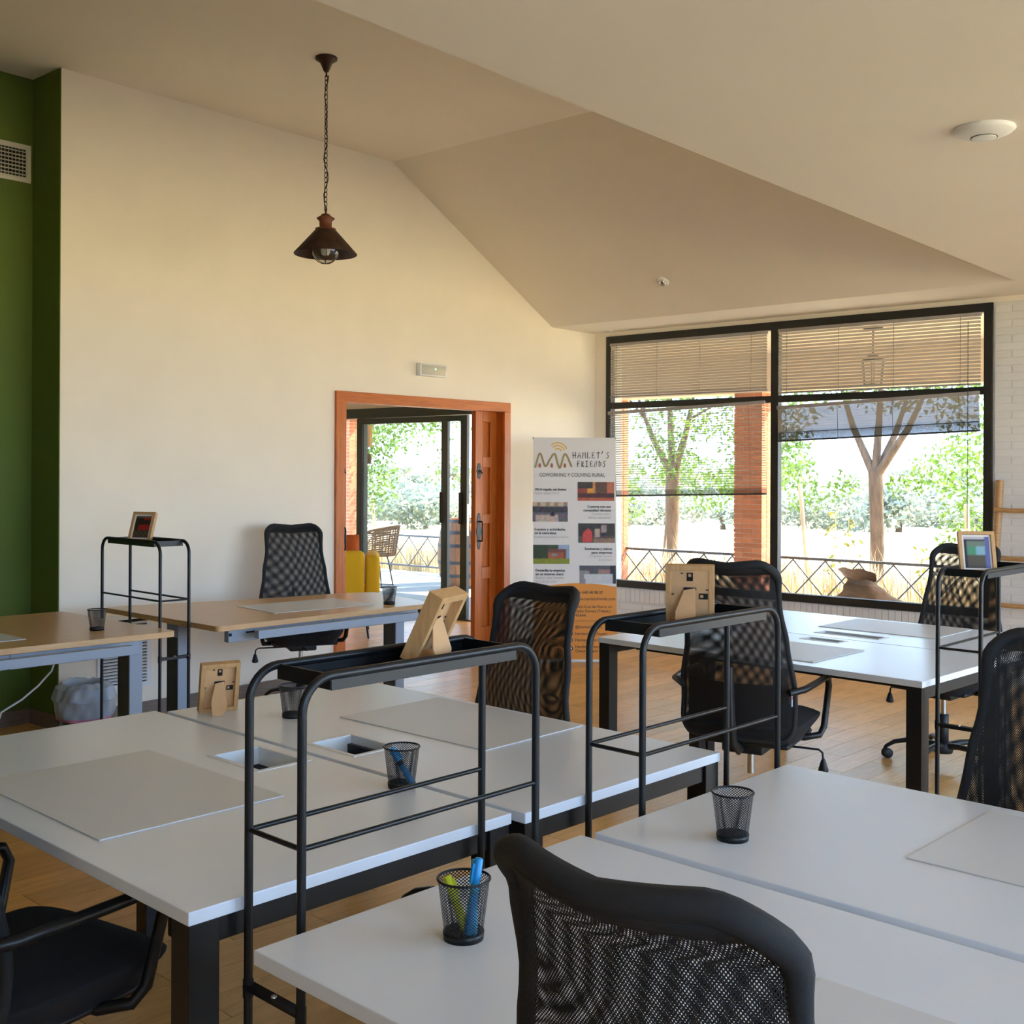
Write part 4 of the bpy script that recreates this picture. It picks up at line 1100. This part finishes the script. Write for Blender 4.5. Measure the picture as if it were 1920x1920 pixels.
cbl = [(-5.55, 2.92, .70), (-5.56, 2.915, .60), (-5.60, 2.90, .49), (-5.62, 2.84, .42), (-5.63, 2.76, .36), (-5.64, 2.66, .31), (-5.645, 2.645, .26), (-5.66, 2.62, .10), (-5.66, 2.60, .012), (-5.58, 2.50, .008), (-5.5, 2.38, .008)]
o = MB().tube([tuple(p) for p in sum([[Vector(cbl[max(i, 0)]).lerp(Vector(cbl[i + 1]), k / 4) for k in range(4)] for i in range(len(cbl) - 1)], [])] + [cbl[-1]], .005, 8).build('power_cable', 'plastic_white')
tag(o, 'white power cable hanging from under the left oak desk to the floor', 'cable')
sb = thing('socket_box', 'small white socket box under the left oak desk', 'socket', (-5.56, 2.99, .642))
MB().rbox(-.02, .02, -.06, .06, 0, .07, .005, 2).build('housing', 'plastic_white', sb)
MB().box(-.016, .016, .0605, .0615, .012, .058).build('face_plate', 'vent_cream', sb)
# ------------------------------------------------------------------ bamboo ladder against the brick wall
ld = thing('bamboo_ladder', 'bamboo ladder leaning on the white brick wall right of the window', 'ladder', (-2.50, 8.30, 0))
def lad(x, z): return Vector((x, .20 * (z / 1.5) - .02, z))
for s in (-1, 1):
    MB().tube([lad(s * .21 + .02 * (1.5 - z) * s * .4, z) for z in [i * .147 for i in range(11)]], .027, 12).build('rail', 'bamboo', ld)
for z in (.27, .60, .925, 1.262):
    MB().tube([lad(-.23, z) + Vector((0, -.03, 0)), lad(-.1, z - .004) + Vector((0, -.03, 0)), lad(.23, z) + Vector((0, -.03, 0))], .017, 10).build('rung', 'bamboo', ld)

# ------------------------------------------------------------------ porch
struct(MB().box(-18, 3, 8.72, 12.25, -.16, -.008).build('floor_porch', 'porch_paving'))
struct(MB().box(-18, 3, 8.75, 12.35, 2.86, 3.05).build('ceiling_porch', 'porch_ceiling'))
struct(MB().box(-18, 3, 11.68, 12.04, 2.43, 2.86).build('trim_1', 'porch_ceiling'))
blong = MB().box(-.117, .117, -.056, .056, -.0225, .0225).mesh('brick', 'brick_red')
bshort = MB().box(-.056, .056, -.056, .056, -.0225, .0225).mesh('brick', 'brick_red')
def pillar(label, xc, single=True):
    t = thing('brick_pillar', label, 'pillar', (xc, 11.86, -.008), 0, 'red brick porch pillars')
    MB().box(-.172, .172, -.172, .172, 0, 2.438).build('mortar_core', 'mortar', t)
    m = MB()
    for j in range(44):
        z = .028 + j * .0553
        f = 1 if j % 2 else -1
        for (me, x, y, rz) in ((blong, -f * .061, -.122, 0), (bshort, f * .122, -.122, 0), (blong, f * .061, .122, 0), (bshort, -f * .122, .122, 0), (bshort, -.122, 0, 0), (bshort, .122, 0, 0)):
            if single: inst('brick', me, t, (x, y, z))
            else:
                m.add([Vector(v.co) + Vector((x, y, z)) for v in me.vertices], [list(p.vertices) for p in me.polygons])
    if not single: stuff(m.build('brickwork', 'brick_red', t))
    return t
pillar('red brick pillar on the porch beside the middle bar of the window', -6.52)
pillar('red brick pillar at the left edge of the window behind the banner', -8.60)
pillar('red brick pillar glimpsed at the right of the doorway behind the barrel', -10.62, False)
pillar('red brick pillar glimpsed at the left edge of the doorway behind the tree', -13.55, False)
rl = thing('porch_railing', 'low grey metal railing with crossed bars along the porch', 'railing', (-9, 12.0, 0))
X0, X1, zb, zt = -8.0, 6.9, .115, .562
MB().box(X0, X1, -.018, .018, zt - .03, zt).build('top_rail', 'rail_grey', rl)
MB().box(X0, X1, -.018, .018, zb - .025, zb).build('bottom_rail', 'rail_grey', rl)
per = .392; n = int((X1 - X0) / per)
x_ap = ony(1487, 1050, 12.0).x + 9
x0 = x_ap - per * math.floor((x_ap - X0) / per)
d1 = MB().tube([(0, -.006, zt - .03), (per, -.006, zb)], .009, 6).mesh('diagonal_bar', 'rail_grey')
d2 = MB().tube([(per, .006, zt - .03), (0, .006, zb)], .009, 6).mesh('diagonal_bar', 'rail_grey')
for i in range(n):
    inst('diagonal_bar', d1, rl, (x0 + i * per, 0, 0)); inst('diagonal_bar', d2, rl, (x0 + i * per, 0, 0))
for i in range(0, n, 5): MB().box(x0 + i * per - .015, x0 + i * per + .015, -.015, .015, 0, zb).build('post', 'rail_grey', rl)
# lantern under the porch roof
lq = ony(1637, 640, 10.2)
ln = thing('porch_lantern', 'iron lantern hanging from the porch ceiling behind the upper right blind', 'lantern', (lq.x, 10.2, 2.86))
MB().lathe([(.0, 0), (.09, 0), (.09, -.012), (.02, -.03), (0, -.03)], 20).build('canopy', 'black_metal', ln)
MB().tube([(0, 0, -.02), (0, 0, -.26)], .008, 8).build('stem', 'black_metal', ln)
MB().lathe([(.0, -.24), (.04, -.25), (.115, -.30), (.115, -.31), (0, -.31)], 6, smooth=False).build('hood', 'black_metal', ln)
for k in range(6): MB().tube([(.105 * math.cos(k * PI / 3), .105 * math.sin(k * PI / 3), -.31), (.085 * math.cos(k * PI / 3), .085 * math.sin(k * PI / 3), -.52)], .005, 6).build('cage_bar', 'black_metal', ln)
MB().lathe([(0, -.52), (.088, -.52), (.088, -.535), (0, -.54)], 6, smooth=False).build('cage_base', 'black_metal', ln)
# burlap sack leaning below the window
sk = ony(1650, 1100, 9.35)
sack = thing('burlap_sack', 'tied burlap sack on the porch just outside the window', 'sack', (sk.x + .02, 9.35, -.008))
def sackf(a, b):
    th = 2 * PI * a; n1 = math.sin(th * 3 + b * 4) * .5 + math.sin(th * 7 - b * 5) * .25
    r = lerpk([(0, .42), (.35, .46), (.6, .36), (.82, .17), (.91, .105), (1, .15)], b) * (1 + (.06 + .05 * b ** 4) * n1)
    return Vector((r * 1.1 * math.cos(th) - .21 * b * b, r * .8 * math.sin(th), .66 * b ** 1.1 + .02 * n1 * b ** 3 + .05 * b ** 6 * math.cos(th - 2.6)))
MB().grid(sackf, 64, 30).build('body', 'burlap', sack)
MB().tube([sackf(i / 24, .9) * 1.0 for i in range(24)], .008, 6, True).build('tie', 'burlap', sack)
# ------------------------------------------------------------------ wine barrel
bl = thing('wine_barrel', 'old oak wine barrel with dark hoops outside the glass door', 'barrel', (-10.34, 11.0, -.008))
ns = 20; hb = .90
def br(z): return .33 - .075 * ((z - hb / 2) / (hb / 2)) ** 2
sv = MB()
for s_ in range(10):
    for k, a in enumerate((-.5, .5)): pass
def stave():
    m = MB(); vs = []
    for j in range(11):
        z = hb * j / 10; r = br(z)
        for q, rr in ((-1, r), (1, r), (1, r - .02), (-1, r - .02)):
            a = q * PI / ns * .97; vs.append((rr * math.cos(a), rr * math.sin(a), z))
    fs = [(j * 4 + k, j * 4 + (k + 1) % 4, (j + 1) * 4 + (k + 1) % 4, (j + 1) * 4 + k) for j in range(10) for k in range(4)] + [(0, 3, 2, 1), (40, 41, 42, 43)]
    return m.add(vs, fs, False).mesh('stave', 'barrel_oak')
sme = stave()
for k in range(ns): inst('stave', sme, bl, (0, 0, 0), (0, 0, 2 * PI * k / ns))
MB().disc((0, 0, hb - .03), .245, 28).build('barrel_head', 'barrel_oak', bl)
for z in (.02, .17, .34, .56, .73, .88):
    MB().lathe([(br(z - .022) + .002, z - .022), (br(z) + .004, z), (br(z + .022) + .002, min(hb, z + .022))], 40).build('hoop', 'hoop', bl)
# ------------------------------------------------------------------ rattan chair on the porch
rc = thing('rattan_chair', 'brown woven rattan armchair with thin black legs on the porch', 'chair', (-11.28, 10.25, -.008), R(117))
def shell(u, v):
    a = -PI * .62 + u * PI * 1.24
    r = .34 + .06 * v
    return Vector((r * math.sin(a), -r * math.cos(a) * .9, .42 + (.38 - .13 * abs(2 * u - 1) ** 2) * v))
for i in range(14): MB().tube([shell(i / 13, j / 6) for j in range(7)], .010, 6).build('upright_cane', 'rattan', rc)
for j in range(13): MB().tube([shell(i / 28, j / 12) for i in range(29)], .008 if j < 12 else .018, 6).build('woven_cane', 'rattan', rc)
for i in range(11):
    x = -.28 + i * .056; q = math.sqrt(max(0, .31 ** 2 - x * x))
    MB().tube([(x, -q, .42), (x, q, .42)], .007, 6).build('seat_cane', 'rattan', rc)
MB().tube([(.31 * math.cos(2 * PI * i / 24), .31 * math.sin(2 * PI * i / 24), .42) for i in range(24)], .012, 8, True).build('seat_ring', 'rattan', rc)
for a in (45, 135, 225, 315):
    MB().tube([(.22 * math.cos(R(a)), .22 * math.sin(R(a)), .41), (.31 * math.cos(R(a)), .31 * math.sin(R(a)), 0)], .008, 8).build('leg', 'black_metal', rc)
for s in (-1, 1): MB().tube([(s * .22, -.22, .012), (s * .22, .22, .012)], .007, 6).build('runner', 'black_metal', rc)
# ------------------------------------------------------------------ yellow armchair with cushion in the gallery
ac = thing('yellow_armchair', 'bright yellow upholstered armchair seen from behind through the doorway', 'armchair', (-8.20, 6.96, 0), R(48))
def tilt(m, k): return m.xf(lambda p: Vector((p.x, p.y - k * (p.z - .3), p.z)))
MB().rbox(-.34, .34, -.28, .34, .26, .44, .05, 4).build('seat', 'yellow_fabric', ac)
tilt(MB().rbox(-.30, .30, -.36, -.22, .24, .80, .05, 4), .16).build('backrest', 'yellow_fabric', ac)
for s in (-1, 1): tilt(MB().rbox(s * .37 - .065, s * .37 + .065, -.34, .32, .24, .70 if s < 0 else .76, .05, 4), .10).build('armrest', 'yellow_fabric', ac)
for sx in (-.30, .30):
    for sy in (-.26, .28): MB().tube([(sx, sy, .27), (sx * 1.12, sy * 1.15, 0)], [.014, .009], 8).build('leg', 'black_metal', ac)
cu = thing('cushion', 'orange cushion propped on the yellow armchair', 'cushion', (-8.33, 7.10, .44), R(48))
def cus(a, b):
    u, v = 2 * a - 1, 2 * b - 1
    return u, v
for s in (1,):
    m = MB()
    for sd in (-1, 1):
        m.grid(lambda a, b: Vector((.23 * (2 * a - 1), sd * .075 * (1 - (2 * a - 1) ** 4) ** .5 * (1 - (2 * b - 1) ** 4) ** .5 - .12 * b, .48 * b)), 14, 14)
    m.build('cushion_cover', 'orange_fabric', cu)
# bird box hanging in front of the glass
q = ony(690, 818, 9.3)
bb = thing('bird_box', 'small wooden nest plaque hanging outside the glass door', 'ornament', q)
MB().rbox(-.05, .05, -.03, .03, -.13, .13, .006, 2).build('board', 'pine', bb)
MB().lathe([(.022, 0), (.022, .003), (0, .003)], 16).xf(lambda p: Vector((p.x, -.031 - p.z, p.y + .05))).build('hole', 'dark_void', bb)
MB().tube([(0, 0, .13), (0, 0, 2.86 - q.z)], .002, 5).build('string', 'cord', bb)
nb = MB().lathe([(0, -.065), (.03, -.055), (.05, 0), (.03, .055), (0, .065)], 16).build('coconut', 'bark', bb, (0, 0, -.27))
MB().tube([(0, 0, -.13), (0, 0, -.21)], .002, 5).build('string', 'cord', bb)

# ------------------------------------------------------------------ ground, trees, scrub
def gz_(x, y):
    r = math.hypot(x + 6, y - 9)
    return -.17 - .95 * sstep((r - 6) / 50) + 2.3 * sstep((r - 80) / 110) + .25 * math.sin(x * .11 + 1) * math.sin(y * .09) * sstep((r - 15) / 30)
gm = MB()
xs = [-230 + i * 10 for i in range(44)]; ys = [12.25 + 1.2 * k * (1 + k * .12) for k in range(36)]
vs = [(x, y, gz_(x, y)) for y in ys for x in xs]; k = len(xs)
gm.add(vs, [(j * k + i, j * k + i + 1, (j + 1) * k + i + 1, (j + 1) * k + i) for j in range(len(ys) - 1) for i in range(k - 1)], True)
gm.add([(9, -40, -.2), (200, -40, -.2), (200, 12.25, -.2), (9, 12.25, -.2)], [(0, 1, 2, 3)])
gm.add([(-230, 8.0, -.2), (-18, 8.0, -.2), (-18, 12.25, -.2), (-230, 12.25, -.2)], [(0, 1, 2, 3)])
struct(gm.build('ground', 'ground_straw'))
struct(MB().box(1.95, 9, -12, 12.25, -.3, -.17).build('floor_added_terrace', 'added_terrace_grey'))  # unseen dark slab added to cut the warm ground bounce onto the ceiling
def leaves(clusters, n, size, rg):
    vs, fs = [], []
    for (c, r, wgt) in clusters:
        for _ in range(int(n * wgt)):
            while True:
                q = Vector((rg.uniform(-1, 1), rg.uniform(-1, 1), rg.uniform(-1, 1)))
                if q.length <= 1: break
            p = Vector(c) + Vector((q.x * r[0], q.y * r[1], q.z * r[2]))
            a = Vector((rg.gauss(0, 1), rg.gauss(0, 1), rg.gauss(-.5, .8))).normalized(); b = a.orthogonal().normalized()
            b = Matrix.Rotation(rg.uniform(0, PI * 2), 3, a) @ b
            s = size * rg.uniform(.7, 1.3); k = len(vs)
            vs += [p, p + a * s * .5 + b * s * .24, p + a * s, p + a * s * .5 - b * s * .24]; fs.append((k, k + 1, k + 2, k + 3))
    m = MB(); m.add(vs, fs); return m
def tree(label, base, fork, spread, crown, seed, n, tr=.095, leaf=.085, low=()):
    rg = random.Random(seed)
    t = thing('tree', label, 'tree', base, 0, 'young trees just beyond the porch')
    f = Vector(fork)
    tp = [Vector((0, 0, -.1)), Vector((.01, 0, .35)), f * .5 + Vector((.02, 0, 0)), f]
    MB().tube([tp[0], tp[1], tp[2], tp[3]], [tr * 1.25, tr, tr * .92, tr * .95], 14).build('trunk', 'bark', t)
    cl = []
    for k, (dx, dy, L) in enumerate(spread):
        e = f + Vector((dx, dy, L)); mid = f + Vector((dx * .58, dy * .58, L * .45))
        MB().tube([f - Vector((0, 0, .1)), mid, e], [tr * .62, tr * .42, tr * .2], 10).build('branch', 'bark', t)
        for _ in range(3):
            tw = e + Vector((rg.uniform(-.9, .9), rg.uniform(-.9, .9), rg.uniform(-.2, .9)))
            MB().tube([mid.lerp(e, rg.uniform(.3, 1)), tw], [tr * .2, tr * .06], 6).build('twig', 'bark', t)
            cl.append((tw, (.55, .55, .42), 1.0))
    for c in crown: cl.append((Vector(c[:3]), (c[3], c[3], c[4]), c[5]))
    for c in low: cl.append((Vector(c[:3]), (c[3], c[3], c[4]), c[5]))
    leaves(cl, n, leaf, rg).build('foliage', 'leaf_green', t)
    return t
b1 = onz(1255, 1052, -.18); b1 = ony(1255, 1040, 16.0); b2 = ony(1643, 1060, 15.5)
b1.z = gz_(b1.x, b1.y); b2.z = gz_(b2.x, b2.y)
crown = []
rg = random.Random(11)
for i in range(26):
    a = rg.uniform(0, 2 * PI); q = rg.uniform(.2, 1) ** .5
    crown.append((2.3 * q * math.cos(a), 2.3 * q * math.sin(a), rg.uniform(1.7, 4.6), rg.uniform(.45, .8), rg.uniform(.25, .5), rg.uniform(.6, 1.2)))
tree('leafy green tree with a forked trunk in the middle of the right window pane', b2, (-.02, 0, 1.72), ((-.62, .1, 1.4), (.05, .1, 1.7), (.85, -.1, 1.3), (.3, .5, 1.2)), crown, 5, 280, .105, .085,
     [(-.95, -.2, 1.35, .35, .25, .5), (1.35, .0, 1.25, .5, .45, 1.2), (1.25, -.3, .85, .3, .3, .45), (.55, -.2, 1.55, .3, .2, .4), (-.5, 0, 1.5, .25, .2, .3), (.95, .3, 1.75, .5, .35, .8), (-1.3, 0, 1.75, .4, .3, .7)])
crown1 = [(x * 1.0, y, z, r1, r2, w_) for x, y, z, r1, r2, w_ in [(rg.uniform(-2, 1.9), rg.uniform(-1.5, 1.5), rg.uniform(1.5, 4.6), rg.uniform(.4, .75), rg.uniform(.25, .45), rg.uniform(.6, 1.2)) for i in range(26)]]
tree('leafy green tree behind the lower left blind next to the brick pillar', b1, (.06, 0, 1.72), ((-.75, .1, 1.2), (-.15, .1, 1.7), (.35, .1, 1.3)), crown1, 8, 280, .125, .085,
     [(-.9, 0, 1.2, .4, .35, .8), (.7, -.1, 1.35, .5, .3, .8), (1.1, 0, 1.6, .4, .3, .7), (-1.1, 0, 1.7, .5, .4, .8)])
q = ony(667, 990, 14.2)
q.z = gz_(q.x, q.y)
crown2 = [(rg.uniform(-1.5, 3.4), rg.uniform(-1.5, 1.5), rg.uniform(2.1, 4.6), rg.uniform(.4, .75), rg.uniform(.25, .5), rg.uniform(.5, 1.2)) for i in range(20)]
tree('leafy green tree filling the top left of the doorway view', q, (.0, 0, 2.1), ((-.4, .1, 1.2), (.9, .1, 1.5), (.3, .1, 1.6)), crown2, 9, 240, .12, .09,
     [(.5, 0, 1.6, .45, .7, 2.0), (.35, .1, 2.3, .6, .5, 2.2), (-.1, .1, 1.9, .4, .5, 1.2), (2.4, 0, 1.75, .5, .3, .5), (3.0, .2, 1.5, .4, .3, .4), (1.6, 0, 2.35, .7, .35, 1.0)])
# scrub on the hillside: three bushes, copied
def bush(seed):
    rg = random.Random(seed)
    t = thing('bush', 'pale grey-green bush on the far side of the dry field', 'bush', (0, 0, 0), 0, 'hillside scrub beyond the field')
    cl = [((rg.uniform(-1.2, 1.2), rg.uniform(-1.2, 1.2), rg.uniform(.6, 1.7)), (.8, .8, .6), 1) for _ in range(9)]
    leaves(cl, 170, .26, rg).build('foliage', 'leaf_olive', t)
    MB().tube([(0, 0, -.3), (.1, .05, .8)], [.14, .08], 8).build('trunk', 'bark', t)
    return t
protos = [bush(21), bush(22), bush(23)]
rg = random.Random(31); first = [True] * 3; cnt = 0
rows = [(48, .85, 14, 'low pale grey-green bush in the nearest row across the dry field'), (68, 1.1, 14, 'rounded pale bush in the second row behind the dry field'),
        (105, 1.3, 13, 'hazy grey-green bush half way up the far hillside'), (150, 1.3, 12, 'faint hazy bush high on the far hillside against the sky')]
for dist, sc, num, lab in rows:
    for span, frac in (((1140, 1900), .70), ((650, 900), .30)):
        m_ = max(3, int(num * frac))
        for i in range(m_):
            u = span[0] + (span[1] - span[0]) * (i + .5 + rg.uniform(-.25, .25)) / m_
            d = ray(u, 884); d.z = 0; d.normalize()
            p = d * dist * (1.07 if i % 2 else .95) * rg.uniform(.98, 1.02); p.z = gz_(p.x, p.y) - .15
            j = cnt % 3; cnt += 1
            o = protos[j] if first[j] else copytree(protos[j]); first[j] = False
            o['label'] = lab
            o.location = p; s = sc * rg.uniform(.8, 1.15); o.scale = (s * 1.2, s * 1.2, s * rg.uniform(.8, 1.05)); o.rotation_euler = (0, 0, rg.uniform(0, 6))
# dry grass behind the railing
rg = random.Random(41); vs = []; fs = []
for i in range(9000):
    x = rg.uniform(-19, -1.5); y = 12.4 + 3.2 * rg.random() ** 1.6; z = gz_(x, y)
    hgt = rg.uniform(.25, .75) * (1.15 if rg.random() < .2 else .85); a = rg.uniform(0, 6.28); k = len(vs); wv = .008
    lean = Vector((rg.gauss(0, .18), rg.gauss(0, .18), 0))
    dx, dy = math.cos(a) * wv, math.sin(a) * wv
    b = Vector((x, y, z))
    vs += [b + Vector((dx, dy, 0)), b - Vector((dx, dy, 0)), b + lean * .4 * hgt + Vector((-dx * .8, -dy * .8, hgt * .6)), b + lean * .4 * hgt + Vector((dx * .8, dy * .8, hgt * .6)), b + lean * hgt + Vector((0, 0, hgt))]
    fs += [(k, k + 1, k + 2, k + 3), (k + 3, k + 2, k + 4)]
g = MB().add(vs, fs).build('dry_grass', 'straw'); tag(g, 'tall dry straw coloured grass behind the porch railing', 'grass', None, 'stuff')
# tall weeds with leaves
for k, (u, v0, hgt, lab) in enumerate(((1556, 1060, 1.05, 'tall thin weed with sparse yellow-green leaves left of the forked tree'), (1590, 1075, .95, 'tall leafy weed just left of the forked tree trunk'), (1725, 1070, .75, 'leafy weed behind the railing right of the forked tree'))):
    p = ony(u, v0, 12.7); p.z = gz_(p.x, 12.7)
    t = thing('weed', lab, 'plant', p)
    MB().tube([(0, 0, 0), (.03, 0, hgt * .5), (.08 * (1 - k), 0, hgt * 1.25)], [.008, .006, .003], 6).build('stem', 'weed_green', t)
    rg = random.Random(50 + k)
    leaves([((.04, 0, hgt * q), (.09, .09, .08), 1) for q in (.3, .5, .62, .75, .9, 1.0, 1.15)], 7, .07, rg).build('leaves', 'weed_green', t)
for k, (ua, va, ub, vb, Y, lab) in enumerate(((1500, 907, 1514, 1075, 14, 'slim pale pole leaning in the field left of the forked tree'), (1812, 945, 1816, 1060, 13.5, 'slim pale pole in the field at the right edge of the window'), (696, 925, 705, 1010, 14.5, 'slim pole leaning in the scrub seen through the doorway'))):
    a = ony(ua, va, Y); b = ony(ub, vb, Y); d = (b - a); e = a + d * ((gz_(b.x, Y) - .1 - a.z) / d.z)
    o = MB().tube([Vector((0, 0, 0)), a - e], .028, 8).build('pole', 'straw', None, e); tag(o, lab, 'pole')
